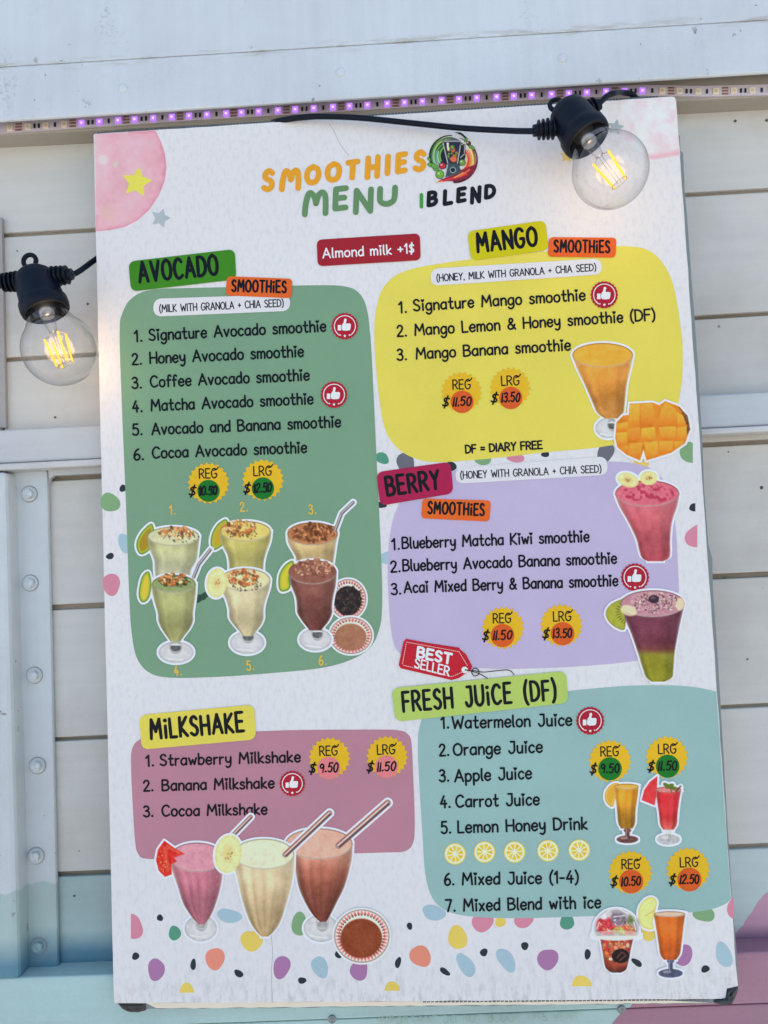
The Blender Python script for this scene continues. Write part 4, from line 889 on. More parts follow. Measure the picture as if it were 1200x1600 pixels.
# bowls on the avocado panel
def bowl(name, cx, cy, rx, ry, inner, layer, seed, beans=False, teeth=34, lab=None):
    cv = Cv(cx-rx, cy-ry, cx+rx, cy+ry, .9, seed=seed); sd = cv.ell(cx, cy, rx, ry); cv.comp(sd, (222, 214, 208))
    ang = np.arctan2((cv.Y-cy)/ry, (cv.X-cx)/rx); r = np.sqrt(((cv.X-cx)/rx)**2+((cv.Y-cy)/ry)**2)
    tri = np.abs((ang/(2*math.pi)*teeth) % 1-.5)*2; m = np.clip((tri*.14+.84-r)/.03, 0, 1)*(r < .99)*(r > .82)
    cv.c = cv.c*(1-m[..., None])+np.array((204, 106, 112))*m[..., None]
    m2 = (np.abs(r-.80) < .03)*((tri > .45)*1.0)[...]; cv.c = cv.c*(1-m2[..., None]*.8)+np.array((70, 44, 46))*m2[..., None]*.8
    rim = np.exp(-np.abs(sd-.6)/.9)[..., None]; cv.c = cv.c*(1-rim*.7)+np.array((58, 40, 46))*rim*.7
    s2 = cv.ell(cx-rx*.02, cy+ry*.08, rx*.76, ry*.74); cv.comp(s2, np.array(inner, float)+cv.nz(8, 7, 2)+cv.nz(2.5, 7, 3), 2, False)
    if beans: cv.scatter(110, cx, cy+2, rx*.72, ry*.72, 2.2, 3.2, [(44, 36, 38), (30, 26, 30), (66, 54, 54)], .65)
    return cv.emit(name, layer, board, lab)
bowl('bowl_picture', 544, 936, 28, 31, (36, 30, 34), 6, 21, True)
bowl('bowl_picture', 548.5, 993, 33, 28.5, (150, 106, 84), 7, 22)
# front row
drink('drink_picture', (272, 912, 34, 14), [(912, 237, 307), (928, 239, 306), (944, 243, 304), (958, 247, 302), (970, 248, 302), (982, 253, 297), (994, 261, 288), (1002, 267, 282)], (166, 174, 122), (142, 148, 98), (130, 148, 100), 9, 14, foot=(275.5, 1019, 27.5, 17, 275, 1011), extra=both(avo_slice([(233, 893), (224, 898), (219, 912), (217, 930), (222, 941), (231, 938), (236, 925), (237, 908)], (196, 180, 60)), straw((303, 902), (311, 882), 5.5), straw((311, 882), (329, 859), 5.5)), post=granola(272, 905, 22, 9, 60, 0, 60), box=(216, 856, 332, 1037))
drink('drink_picture', (383.5, 906, 39, 18), [(906, 344, 423), (920, 346, 421), (938, 354, 415), (953, 358, 412), (966, 359, 412), (978, 367, 407), (988, 376, 399), (994, 381, 394)], (200, 196, 162), (178, 172, 138), (208, 204, 160), 9, 15, foot=(386.5, 1004, 27, 18, 388, 994), extra=both(banana(339, 911, 16, 23, .1)), post=granola(380, 902, 24, 13, 80, 40), box=(320, 878, 424, 1023))
drink('drink_picture', (488.5, 894, 37.5, 19), [(894, 451, 526), (912, 454, 525), (932, 462, 521), (946, 464, 519), (958, 465, 519), (970, 472, 514), (980, 480, 506), (985, 484, 502)], (128, 84, 76), (98, 56, 52), (130, 84, 72), 9, 16, foot=(493, 999, 25.5, 17.5, 496, 990), extra=avo_slice([(458, 876), (446, 882), (437, 896), (435, 912), (438, 923), (446, 924), (454, 918), (453, 902), (459, 888)], (190, 184, 50)), post=granola(490, 887, 30, 14, 110, 0, cols=[(190, 136, 112), (160, 108, 86), (206, 160, 130), (120, 76, 62)]), box=(434, 872, 528, 1017))
strokes('leaf_shadow', [[(306, 934), (318, 933)], [(308, 938), (322, 929)]], 9, (44, 74, 62), 3)
# mango glass and cubes
drink('drink_picture', (941.5, 555, 47.5, 19), [(556, 894, 989), (575, 901, 985), (602, 914, 979), (630, 926, 976), (645, 933, 974), (654, 945, 966)], (222, 160, 74), (176, 124, 60), (226, 160, 56), 5, 31, foot=(950, 669, 20, 16, 956, 664), box=(893, 536, 990, 686), dark=.2, mid=[(.25, (210, 146, 62)), (.6, (186, 128, 52))])
cv = Cv(958, 625, 1080, 722, .9, seed=32)
mo = [(983.5, 631), (1019, 629), (1030, 633), (1039, 627), (1061, 635), (1074, 650), (1078, 671), (1070, 693), (1048, 708), (1009.5, 720), (1005, 703), (1000, 720), (979, 711), (964, 699), (961, 684), (963, 660), (973, 649.5), (982, 648.4)]
cv.comp(cv.poly(mo), np.array((196, 120, 30.0))+cv.nz(8, 14, 1))
cubes = [[(984, 633), (999, 632), (998, 665), (982, 668)], [(1001, 632), (1019, 631), (1023, 660), (1002, 665)], [(1032, 642), (1040, 629), (1056, 641), (1058, 660), (1029, 665)], [(1058, 645), (1068, 652), (1070, 664), (1059, 666)], [(964, 663), (980, 660), (980, 674), (964, 674)], [(963, 677), (979, 676), (979, 692), (965, 696)], [(981, 672), (999, 668), (1000, 686), (981, 691)], [(1002, 670), (1022, 668), (1024, 685), (1002, 690)], [(1030, 668), (1055, 667), (1056, 688), (1032, 687)], [(1058, 669), (1072, 667), (1072, 686), (1058, 689)], [(968, 702), (981, 696), (979, 709)], [(984, 694), (1003, 692), (998, 717), (981, 710)], [(1007, 692), (1027, 690), (1027, 710), (1011, 718)], [(1030, 690), (1051, 690), (1050, 703), (1030, 710)], [(1054, 691), (1068, 689), (1062, 698), (1054, 702)]]
for i, q in enumerate(cubes):
    sd = cv.poly(q); b_ = cv.rs.uniform(.9, 1.08); y0_ = min(p_[1] for p_ in q); y1_ = max(p_[1] for p_ in q)
    vv = np.clip((cv.Y-y0_)/(y1_-y0_), 0, 1); cv.comp(sd+.6, cv.grad(vv, [(0, (240, 160, 56)), (.65, (228, 140, 42)), (1, (206, 112, 26))])*b_+cv.nz(4, 6, i+3), 1.6, False)
sk_ = cv.poly([(1060, 636), (1074, 650), (1078, 671), (1073, 680), (1073, 665), (1066, 648)]); cv.comp(sk_, np.array((86, 60, 50.0))+cv.nz(2, 40, 40), 2, False, .85)
cv.emit('mango_picture', 9, board)
# berry glasses
def swirl(cv):
    m = vnoise(cv.X, cv.Y, 4, 77)*vnoise(cv.X, cv.Y, 9, 78); s_ = cv.ell(1011, 772, 44, 17); a = (np.clip((m-.20)*8, 0, 1)*np.clip(s_/4, 0, 1))[..., None]*.85
    cv.c = cv.c*(1-a)+np.array((160, 44, 74))*a
drink('drink_picture', (1011, 771, 50, 20.5), [(771, 960.5, 1061.5), (790, 967, 1058), (815, 981, 1050), (842, 994, 1047), (862, 999, 1047), (872, 1003, 1045), (877, 1012, 1036)], (192, 108, 124), (160, 68, 84), (194, 100, 120), 5, 33, extra=both(banana(981, 750, 17, 11, .3), banana(1013.5, 747, 14, 11, 0)), post=swirl, box=(960, 735, 1062, 878), dark=.2, mid=[(.35, (180, 92, 104)), (.75, (166, 74, 88))])
def acai(cv):
    cv.scatter(190, 1024, 942, 38, 16, .9, 1.8, [(214, 190, 188), (196, 160, 170), (120, 70, 96), (226, 214, 200)], .6); cv.scatter(40, 1024, 940, 36, 14, .8, 1.5, [(90, 104, 50), (70, 50, 70)], .6)
    cv.comp(cv.ell(982, 954, 13, 8, .3), (226, 218, 176), 3, False, .8); cv.comp(cv.ell(1062, 944, 7, 10, .2), (222, 212, 176), 3, False, .8)
    cv.comp(cv.ell(1021, 936, 8.5, 6.5), (52, 34, 50), 1.5, False); cv.comp(cv.ell(1020, 934, 4, 2.6), (92, 66, 84), 1.5, False)
def kiwi(cv, ph):
    if ph: return
    q = [(982, 933), (968, 937), (953, 945), (946, 957), (950, 970), (961, 980), (975, 984), (978, 968), (984, 958), (982, 945)]
    sd = cv.poly(q, True); cv.comp(sd, (128, 118, 56)); cv.comp(sd-1.6, np.array((150, 160, 54.0))+cv.nz(4, 8, 4), 2, False)
    r = np.hypot(cv.X-982, (cv.Y-956)); an = np.arctan2(cv.Y-956, cv.X-982); m = (np.clip(1-np.abs(r-16)/6, 0, 1)*np.clip(np.cos(an*26)*1.6, 0, 1)*np.clip(sd, 0, 1))[..., None]
    cv.c = cv.c*(1-m*.85)+np.array((52, 50, 34))*m*.85; cv.comp(cv.ell(983, 956, 7, 10), (204, 206, 146), 4, False, .8)
drink('drink_picture', (1019.5, 943, 50, 21), [(943, 969.5, 1069.5), (966, 976, 1064), (990, 986, 1059), (1019, 996, 1054), (1045, 1004, 1052), (1058, 1009, 1050), (1065, 1018, 1038)], (108, 58, 80), (128, 132, 36), (176, 130, 148), 9, 34, extra=kiwi, post=acai, box=(944, 920, 1070, 1067), dark=.28, mid=[(.5, (100, 48, 66)), (.58, (110, 58, 60)), (.66, (142, 144, 46))])
# milkshakes
def flutes(n): return n
drink('drink_picture', (498.5, 1318, 52.5, 24), [(1318, 446, 551), (1345, 459, 549), (1383, 466, 539), (1408, 476, 527), (1428, 488, 517), (1440, 500, 510)], (204, 158, 142), (104, 56, 46), (204, 164, 150), 5, 43, foot=(502, 1450, 27.5, 21.5, 504, 1442, (178, 184, 192)), extra=straw((529, 1321), (606, 1254), 10, True), ribs=5, box=(444, 1248, 612, 1473), mid=[(.18, (194, 140, 122)), (.34, (156, 96, 80)), (.7, (124, 68, 56))])
def strawb(cv, ph):
    if ph == 0: return
    q = [(257, 1313), (247, 1327), (244, 1343), (248, 1360), (258, 1370), (269, 1366), (268, 1350), (277, 1346), (272, 1340), (289, 1334), (275, 1326)]
    sd = cv.poly(q); cv.comp(sd, np.array((196, 40, 34.0))+cv.nz(4, 16, 3)); cv.comp(cv.seg((258, 1325), (262, 1358), 5), (222, 96, 70), 3, False, .7); cv.comp(cv.seg((262, 1322), (280, 1332), 3), (226, 110, 84), 3, False, .7)
    cv.scatter(16, 257, 1342, 9, 22, .6, .9, [(232, 190, 110)], .7)
drink('drink_picture', (308, 1339, 42, 23), [(1339, 266, 350), (1358, 269, 349), (1385, 278, 345), (1410, 286, 338), (1430, 298, 330), (1444, 311, 320)], (192, 130, 148), (152, 92, 110), (196, 140, 160), 6, 41, foot=(314, 1450, 25.5, 20.5, 315, 1442, (184, 188, 196)), extra=both(strawb, straw((362, 1307), (392, 1276), 7, True)), ribs=5, box=(244, 1268, 398, 1471), dark=.25, mid=[(.2, (178, 112, 132))])
drink('drink_picture', (412.5, 1334, 47.5, 24), [(1334, 365, 460), (1360, 368, 459), (1385, 374, 455), (1410, 380, 448), (1440, 391, 438), (1455, 401, 428), (1463, 409, 419)], (212, 204, 172), (156, 136, 100), (216, 214, 188), 8, 42, extra=both(banana(357, 1334, 21, 30, .15), straw((446, 1335), (515, 1270), 9, True)), ribs=5, box=(336, 1264, 520, 1464), dark=.2, mid=[(.3, (200, 186, 154)), (.7, (184, 166, 130))])
bowl('bowl_picture', 565.5, 1462, 43, 41.5, (124, 60, 34), 9, 44, teeth=44)
# lemons
def lemon(cx, cy, r):
    cv = Cv(cx-r, cy-r, cx+r, cy+r, .85, out=.3, outc=(214, 186, 90), seed=int(cx)); sd = cv.ell(cx, cy, r, r); cv.comp(sd, (224, 190, 70)); cv.comp(sd-1.3, (232, 228, 206), 1.2, False)
    a = np.arctan2(cv.Y-cy, cv.X-cx)+cx*.1; rr = np.hypot(cv.X-cx, cv.Y-cy); tri = np.abs((a/(2*math.pi)*9) % 1-.5)*2
    m = (np.clip((rr*math.pi/9*(1-tri)-.55)*1.6, 0, 1)*np.clip((r-3.6-rr), 0, 1)*np.clip(rr-1.5, 0, 1))[..., None]; cv.c = cv.c*(1-m)+(np.array((228, 180, 50.0))+cv.nz(2.5, 14, 2))*m
    cv.emit('lemon_picture', 5, tea)
for q in ((711, 1334), (757, 1331), (804, 1331), (856, 1329), (905, 1328)): lemon(q[0], q[1], 16.6)
# juice glasses
def tallfoot(cv, cx, y0, y1, rx, ry, col):
    c = np.array(col, float); cv.comp(cv.ell(cx, y1, rx, ry), c+cv.nz(3, 14, 2)); cv.comp(cv.seg((cx, y0), (cx, y1), 7), c*.9); cv.comp(cv.ell(cx, y0+3, 6, 3.6), c*1.15, 1, True); cv.comp(cv.ell(cx-rx*.3, y1-ry*.3, rx*.35, ry*.3), c*.5+120, 2, False, .7)
    cv.comp(cv.seg((cx-1.6, y0), (cx-1.6, y1-3), 1.3), c*.4+140, 1, False, .7)
def orange_s(cv, ph):
    if ph == 0:
        q = [(963, 1223), (954, 1226), (946, 1236), (945, 1248), (950, 1257), (957, 1260), (961, 1248), (967, 1236), (968, 1226)]; sd = cv.poly(q, True); cv.comp(sd, (224, 140, 30)); cv.comp(sd-1.8, (238, 190, 110), 1, False); cv.comp(sd-3, (234, 158, 50), 1.2, False)
        tallfoot(cv, 980, 1294, 1311, 17, 6, (92, 62, 60))
drink('drink_picture', (978.5, 1228.5, 19, 4.5), [(1229, 960, 997.6), (1245, 961.5, 996), (1264, 963.5, 993), (1285, 965.5, 992), (1294, 970, 988)], (222, 156, 46), (140, 104, 34), (226, 170, 70), 9, 51, extra=orange_s, ribs=3, box=(944, 1221, 998, 1317), mid=[(.3, (208, 144, 34))])
def melon_s(cv, ph):
    if ph == 0:
        sd = cv.poly([(1027, 1212), (1015, 1221), (1006, 1234), (1002, 1250), (1022.5, 1258), (1026, 1240)]); cv.comp(sd, np.array((204, 54, 62.0))+cv.nz(5, 10, 2)); tallfoot(cv, 1044, 1296, 1311, 18, 8.5, (168, 176, 184))
    else:
        for q in (((1046, 1228), 7, 3.6, -.4), ((1040, 1226), 5, 3, .5), ((1052, 1231), 5, 3, .2)): cv.comp(cv.ell(q[0][0], q[0][1], q[1], q[2], q[3]), (84, 110, 40), 1.2)
        cv.comp(cv.seg((1056, 1236), (1063, 1228), 2.4), (60, 54, 40), 1); cv.comp(cv.seg((1047, 1230), (1049, 1238), 1.5), (60, 84, 40), 1)
drink('drink_picture', (1044, 1233, 20, 4.5), [(1234, 1024.5, 1064), (1250, 1026, 1061), (1270, 1029, 1058.5), (1288, 1031, 1057), (1296, 1036, 1052)], (214, 74, 76), (198, 96, 88), (222, 120, 120), 9, 52, extra=melon_s, ribs=3, box=(1001, 1210, 1067, 1321), mid=[(.2, (206, 40, 50)), (.7, (198, 48, 54))])
def lemon_s(cv, ph):
    if ph == 0:
        q = [(1018, 1401), (1007, 1405), (998, 1418), (997, 1434), (1003, 1447), (1013, 1451.5), (1021, 1450), (1019, 1440), (1023, 1425), (1026, 1408)]; sd = cv.poly(q, True); cv.comp(sd, (206, 186, 92)); cv.comp(sd-1.8, np.array((224, 214, 140.0))+cv.nz(4, 6, 3), 1.5, False); cv.comp(cv.seg((1022, 1422), (1008, 1430), 1.4), (190, 170, 90), 1, False)
        tallfoot(cv, 1047.4, 1498, 1520, 19, 7, (70, 78, 108))
drink('drink_picture', (1046, 1427.5, 24.5, 4.5), [(1428, 1021, 1070.5), (1445, 1024, 1068), (1470, 1028, 1065), (1490, 1031, 1062), (1499, 1037, 1056)], (206, 104, 38), (172, 78, 26), (206, 180, 160), 9, 53, extra=lemon_s, ribs=3, box=(996, 1400, 1072, 1527), mid=[(.12, (214, 112, 44)), (.6, (198, 92, 26))])
cv = Cv(924, 1416, 1001, 1520, .9, seed=61)
sd, t_, v = cv.body([(1463, 937, 990), (1480, 940, 986), (1507, 944.5, 980.5), (1515, 949, 977), (1519, 956, 970)])
cv.comp(sd, cv.grad(v, [(0, (176, 70, 62)), (.5, (190, 110, 84)), (.8, (150, 66, 46)), (1, (70, 40, 36))])*shade(t_, .35)+cv.nz(6, 16, 2))
cv.scatter(70, 962, 1482, 20, 18, 1.5, 4, [(196, 60, 56), (214, 150, 120), (206, 110, 60), (226, 180, 150), (150, 50, 46)], .7)
dm = cv.ell(962.5, 1452, 35.5, 33); cut = np.minimum(dm, 1462-cv.Y); cv.comp(cut, np.array((150, 150, 158.0))+cv.nz(9, 30, 4))
for q in (((948, 1446), 17, 15, (196, 52, 66)), ((966, 1436), 13, 10, (120, 110, 130)), ((980, 1454), 12, 10, (198, 96, 66)), ((967, 1454), 10, 6, (150, 170, 70)), ((940, 1430), 8, 5, (204, 210, 216)), ((985, 1436), 5, 9, (110, 130, 80))):
    cv.comp(np.minimum(cv.ell(q[0][0], q[0][1], q[1], q[2], .3), cut-2), np.array(q[3], float)+cv.nz(4, 26, 7)+cv.nz(2, 14, 8), 1.4, False, .92)
cv.scatter(34, 962, 1448, 28, 14, 1, 3, [(216, 90, 80), (190, 200, 110), (226, 226, 228), (90, 70, 90), (230, 150, 110)], .4)
for a, b in (((944, 1428), (952, 1422)), ((968, 1420), (980, 1427)), ((990, 1440), (993, 1452)), ((958, 1432), (975, 1430)), ((936, 1440), (933, 1450))): cv.comp(cv.seg(a, b, 1.5), (232, 238, 242), 1.2, False, .8)
rr = np.exp(-np.abs(dm-1.5)/1.2)[..., None]*(cv.Y < 1462)[..., None]*.7; cv.c = cv.c*(1-rr)+np.array((214, 220, 226))*rr
hl_ = cv.ell(948, 1430, 9, 5, -.6); cv.comp(hl_, (226, 232, 238), 3, False, .6)
rimd = cv.ell(962.5, 1461, 38.5, 8); lower = np.minimum(rimd, 99); ring = np.minimum(rimd, np.maximum(-cv.ell(962.5, 1458.5, 35, 6.5), (cv.Y > 1462)*2.0)); cv.comp(ring, (206, 212, 214), 1.2)
cv.comp(cv.ell(969.4, 1493, 14, 11.2), (26, 22, 24), 1.2, False)
for a, b in (((964, 1496), (970, 1488)), ((968, 1500), (978, 1492)), ((971, 1487), (976, 1490))): cv.comp(cv.seg(a, b, 1.3), (140, 84, 80), 1, False, .8)
cv.emit('drink_picture', 9, board, 'domed takeaway cup with a black oval label')
# blender emblem
cv = Cv(667, 210, 750, 290, .7, out=0, outc=(194, 209, 223), seed=71); q = lambda x, y: (640+x/8.571, 200+y/8.571)
def arcband(cx, cy, r0, a0, a1, w0, w1, col, sq=1.0, n=22, off=0):
    for k in range(n):
        s = k/n; e = (k+1.3)/n; A_ = a0+(a1-a0)*s; B_ = a0+(a1-a0)*e; w_ = w0+(w1-w0)*s
        cv.comp(cv.seg((cx+r0*math.cos(A_), cy+r0*sq*math.sin(A_)), (cx+r0*math.cos(B_), cy+r0*sq*math.sin(B_)), w_), col, .8)
pi = math.pi
cx, cy = 704.0, 243.0
cv.comp(cv.ell(704, 240, 24, 25), (28, 34, 44), 1)
for r0, col, w_ in ((32, (22, 46, 36), 5), (29, (70, 120, 60), 3.4), (26.5, (150, 184, 96), 3.4), (24, (30, 60, 46), 1.6), (22, (76, 140, 70), 3), (19.5, (36, 84, 50), 2), (17, (104, 156, 84), 3)):
    arcband(704, 244, r0, pi*1.52, pi*.86, 1.5, w_, col)
for r0, col, w_ in ((27, (120, 180, 176), 3), (23, (96, 160, 160), 2.4), (20, (150, 196, 190), 2)): arcband(704, 244, r0, pi*1.12, pi*.72, 1.2, w_, col)
arcband(710, 246, 31, -pi*.42, pi*.05, 1, 4, (40, 40, 30)); arcband(704, 236, 31, -pi*.5, -pi*.2, 3.5, 3, (28, 44, 36))
for r0, col, w_ in ((34.5, (64, 24, 44), 4.5), (31.5, (150, 90, 60), 3.4), (28.8, (226, 190, 96), 3.2), (26, (230, 150, 60), 3.2), (23.4, (222, 96, 50), 3.4), (20.8, (190, 44, 60), 3.4), (18.6, (230, 170, 90), 1.2)):
    arcband(711, 250, r0, -pi*.22, pi*.5, 1.8, w_, col)
sw_ = cv.poly([q(340, 745), q(420, 690), q(560, 640), q(640, 590), q(700, 560), q(900, 480), q(860, 600), q(760, 680), q(640, 715), q(500, 716), q(400, 725)]); cv.comp(sw_, (120, 34, 56), 1)
for a, b, c_, ww in ((q(370, 735), q(600, 668), (238, 176, 110), 1.6), (q(400, 722), q(680, 650), (226, 120, 60), 2.4), (q(450, 712), q(760, 620), (190, 50, 60), 3), (q(600, 668), q(720, 600), (236, 170, 90), 1.6), (q(680, 650), q(800, 560), (226, 100, 56), 2.6)): cv.comp(cv.seg(a, b, ww), c_, 1)
for a, rr_, c_ in ((q(405, 625), 6.2, (98, 160, 60)), (q(440, 510), 4.8, (166, 40, 62)), (q(705, 465), 4.6, (96, 140, 70)), (q(790, 210), 3, (84, 40, 50))): cv.comp(cv.ell(a[0], a[1], rr_+.9, rr_+.9), (24, 34, 30), 1); cv.comp(cv.ell(a[0], a[1], rr_, rr_), c_, 1); cv.comp(cv.ell(a[0]-1.5, a[1]-1.5, 1.4, 1.2), (222, 230, 210), 1, False, .8)
for a, rx_, ry_, ro in ((q(290, 500), 6, 3, .3), (q(340, 520), 6, 4, .6), (q(260, 420), 3.4, 1.8, .9), (q(755, 165), 3.2, 2, -.9), (q(830, 260), 5, 2.2, .5), (q(350, 560), 4, 2, .2)): cv.comp(cv.ell(a[0], a[1], rx_+.6, ry_+.6, ro), (28, 60, 36), 1); cv.comp(cv.ell(a[0], a[1], rx_, ry_, ro), (92, 150, 70), 1)
cv.comp(cv.poly([q(440, 185), q(690, 185), q(640, 480), q(510, 480)]), (40, 44, 66), 1)
cv.scatter(34, q(575, 300)[0], q(575, 340)[1], 8, 13, 1, 2.4, [(226, 160, 70), (110, 160, 70), (60, 60, 130), (90, 140, 60), (200, 90, 50)], .8)
cv.comp(cv.ell(*q(590, 420), 5, 4.6), (206, 100, 56), 1); cv.comp(cv.poly([q(495, 200), q(525, 200), q(525, 300), q(505, 300)]), (226, 222, 200), 1, False)
for a, b in ((q(445, 190), q(512, 480)), (q(688, 190), q(640, 480))): cv.comp(cv.seg(a, b, 1.2), (196, 206, 214), 1)
cv.comp(cv.poly([q(430, 190), q(450, 165), q(530, 150), q(560, 138), q(600, 145), q(660, 160), q(690, 190)]), (84, 96, 110), 1); cv.comp(cv.seg(q(460, 180), q(670, 180), 1.2), (170, 180, 190), 1)
for a, b in ((q(690, 220), q(735, 230)), (q(735, 230), q(735, 350)), (q(735, 350), q(680, 400))): cv.comp(cv.seg(a, b, 3.2), (30, 34, 46), 1); cv.comp(cv.seg(a, b, 1.2), (176, 186, 196), 1)
cv.comp(cv.poly([q(500, 480), q(650, 480), q(690, 570), q(640, 620), q(470, 665)]), (52, 74, 84), 1); cv.comp(cv.seg(q(505, 500), q(475, 650), 1.6), (170, 186, 196), 1); cv.comp(cv.ell(*q(580, 565), 4.8, 4.8), (150, 166, 176), 1); cv.comp(cv.ell(*q(580, 565), 3.6, 3.6), (24, 34, 44), 1)
cv.emit('blender_emblem', 5, board)
# faint embossed notice on the bottom rail, under the board
vs = []; fs = []
def fxn(s, p0, p1, cap, sw):
    pos = []; x = 0
    for ch in s: pos.append(x); x += G[ch][0]+.25
    tot = x-.25
    for ch, xx in zip(s, pos):
        if ch == ' ': continue
        for st in G[ch][1]:
            if st[0] in (S_, L):
                P = [(p0[0]+(p1[0]-p0[0])*(xx+a)/tot, p0[1]+(p1[1]-p0[1])*(xx+a)/tot-b*cap) for a, b in st[1:]]
                P = catmull(P, False, 4) if st[0] == S_ else np.array(P)
                for i in range(len(P)-1):
                    d = P[i+1]-P[i]; n_ = np.array([-d[1], d[0]])/(np.linalg.norm(d)+1e-9)*sw/2; j = len(vs)
                    for c_ in (P[i]+n_, P[i+1]+n_, P[i+1]-n_, P[i]-n_): vs.append(at(c_[0], c_[1], .0209-.00001*(i % 3)))
                    cc = (P[i]+P[i+1])/2; vs.append(at(cc[0], cc[1], .0206)); fs.extend([(j, j+1, j+4), (j+1, j+2, j+4), (j+2, j+3, j+4), (j+3, j, j+4)])
G['K_'] = G['K']
fxn('IMPORTANT DO NOT BLOCK THIS VENT', (592, 1600.5), (904, 1594), 12, 1.4)
wobj('lettering', vs, fs, painted('worn_letters', alb((152, 188, 190)), dirt_amt=.2), wall, brail)
# ================================================================== STRING LIGHT
def lathe(c, ax, prof, n=40):
    ax = np.array(ax, float); ax /= np.linalg.norm(ax); u = np.cross(ax, [0.0, 1.0, .12]); u /= np.linalg.norm(u); w_ = np.cross(ax, u); vs = []; fs = []
    for s_, r in prof:
        for k in range(n):
            a = 2*math.pi*k/n; vs.append(np.array(c)+ax*s_+(u*math.cos(a)+w_*math.sin(a))*max(r, 1e-5))
    for j in range(len(prof)-1):
        for k in range(n): fs.append((j*n+k, j*n+(k+1) % n, (j+1)*n+(k+1) % n, (j+1)*n+k))
    return vs, fs
def tube(P, r, n=12, k=8, closed=False):
    P = catmull(P, closed, k) if k else np.array(P); vs = []; fs = []; m = len(P); prev = np.array([0, 1.0, 0.1])
    for i in range(m):
        t_ = (P[(i+1) % m]-P[i-1]) if closed else P[min(i+1, m-1)]-P[max(i-1, 0)]; t_ = t_/np.linalg.norm(t_); u = prev-t_*(prev@t_); u /= np.linalg.norm(u); w_ = np.cross(t_, u); prev = u
        for a in range(n): q_ = 2*math.pi*a/n; vs.append(P[i]+(u*math.cos(q_)+w_*math.sin(q_))*r)
    for i in range(m if closed else m-1):
        for a in range(n): fs.append((i*n+a, i*n+(a+1) % n, ((i+1) % m)*n+(a+1) % n, ((i+1) % m)*n+a))
    if not closed: fs += [list(range(n)), list(range((m-1)*n, m*n))]
    return vs, fs
def glass_mat():
    m = bpy.data.materials.new('clear_bulb_glass'); m.use_nodes = True; t = m.node_tree; t.nodes.clear()
    o = N(t, 'OutputMaterial'); tr = N(t, 'BsdfTransparent'); gl = N(t, 'BsdfGlossy'); mx = N(t, 'MixShader'); ge = N(t, 'NewGeometry'); dp = N(t, 'VectorMath', operation='DOT_PRODUCT'); t.links.new(ge.outputs['Normal'], dp.inputs[0]); t.links.new(ge.outputs['Incoming'], dp.inputs[1])
    gl.inputs['Roughness'].default_value = .02; tr.inputs[0].default_value = (.965, .968, .97, 1)
    f = math_(t, 'MULTIPLY_ADD', math_(t, 'POWER', math_(t, 'SUBTRACT', 1.0, math_(t, 'ABSOLUTE', dp.outputs['Value'])), 4.0), .85, .055)
    nz = N(t, 'TexNoise', Scale=30.0); b = N(t, 'Bump', Strength=.03, Distance=.001); t.links.new(nz.outputs[0], b.inputs['Height']); t.links.new(b.outputs[0], gl.inputs['Normal'])
    gz = math_(t, 'POWER', math_(t, 'SUBTRACT', 1.0, math_(t, 'ABSOLUTE', dp.outputs['Value'])), 3.0); t.links.new(mixc(t, gz, (.968, .97, .972), (.62, .64, .66)), tr.inputs[0])
    t.links.new(f, mx.inputs[0]); t.links.new(tr.outputs[0], mx.inputs[1]); t.links.new(gl.outputs[0], mx.inputs[2]); t.links.new(mx.outputs[0], o.inputs[0]); return m
M_GLASS = glass_mat()
M_BLK = simple('black_rubber', (.0012, .0045, .013), .5, spec=.22, bump=.15, bscale=500); M_FIL = emit('filament_lit', (1.0, .54, .04), .66); M_FILH = emit('filament_reflected', (1.0, .72, .35), 1.1)
M_WIRE = simple('filament_wire', (.25, .24, .22), .35, .9); M_SCREW = simple('screw_cap_metal', (.30, .31, .33), .3, .9)
slight = thing('string_light', 'black cable string light with two lit clear globe bulbs in front of the menu board', 'string light', Matrix.Translation(tuple(at(440, 190, .0))))
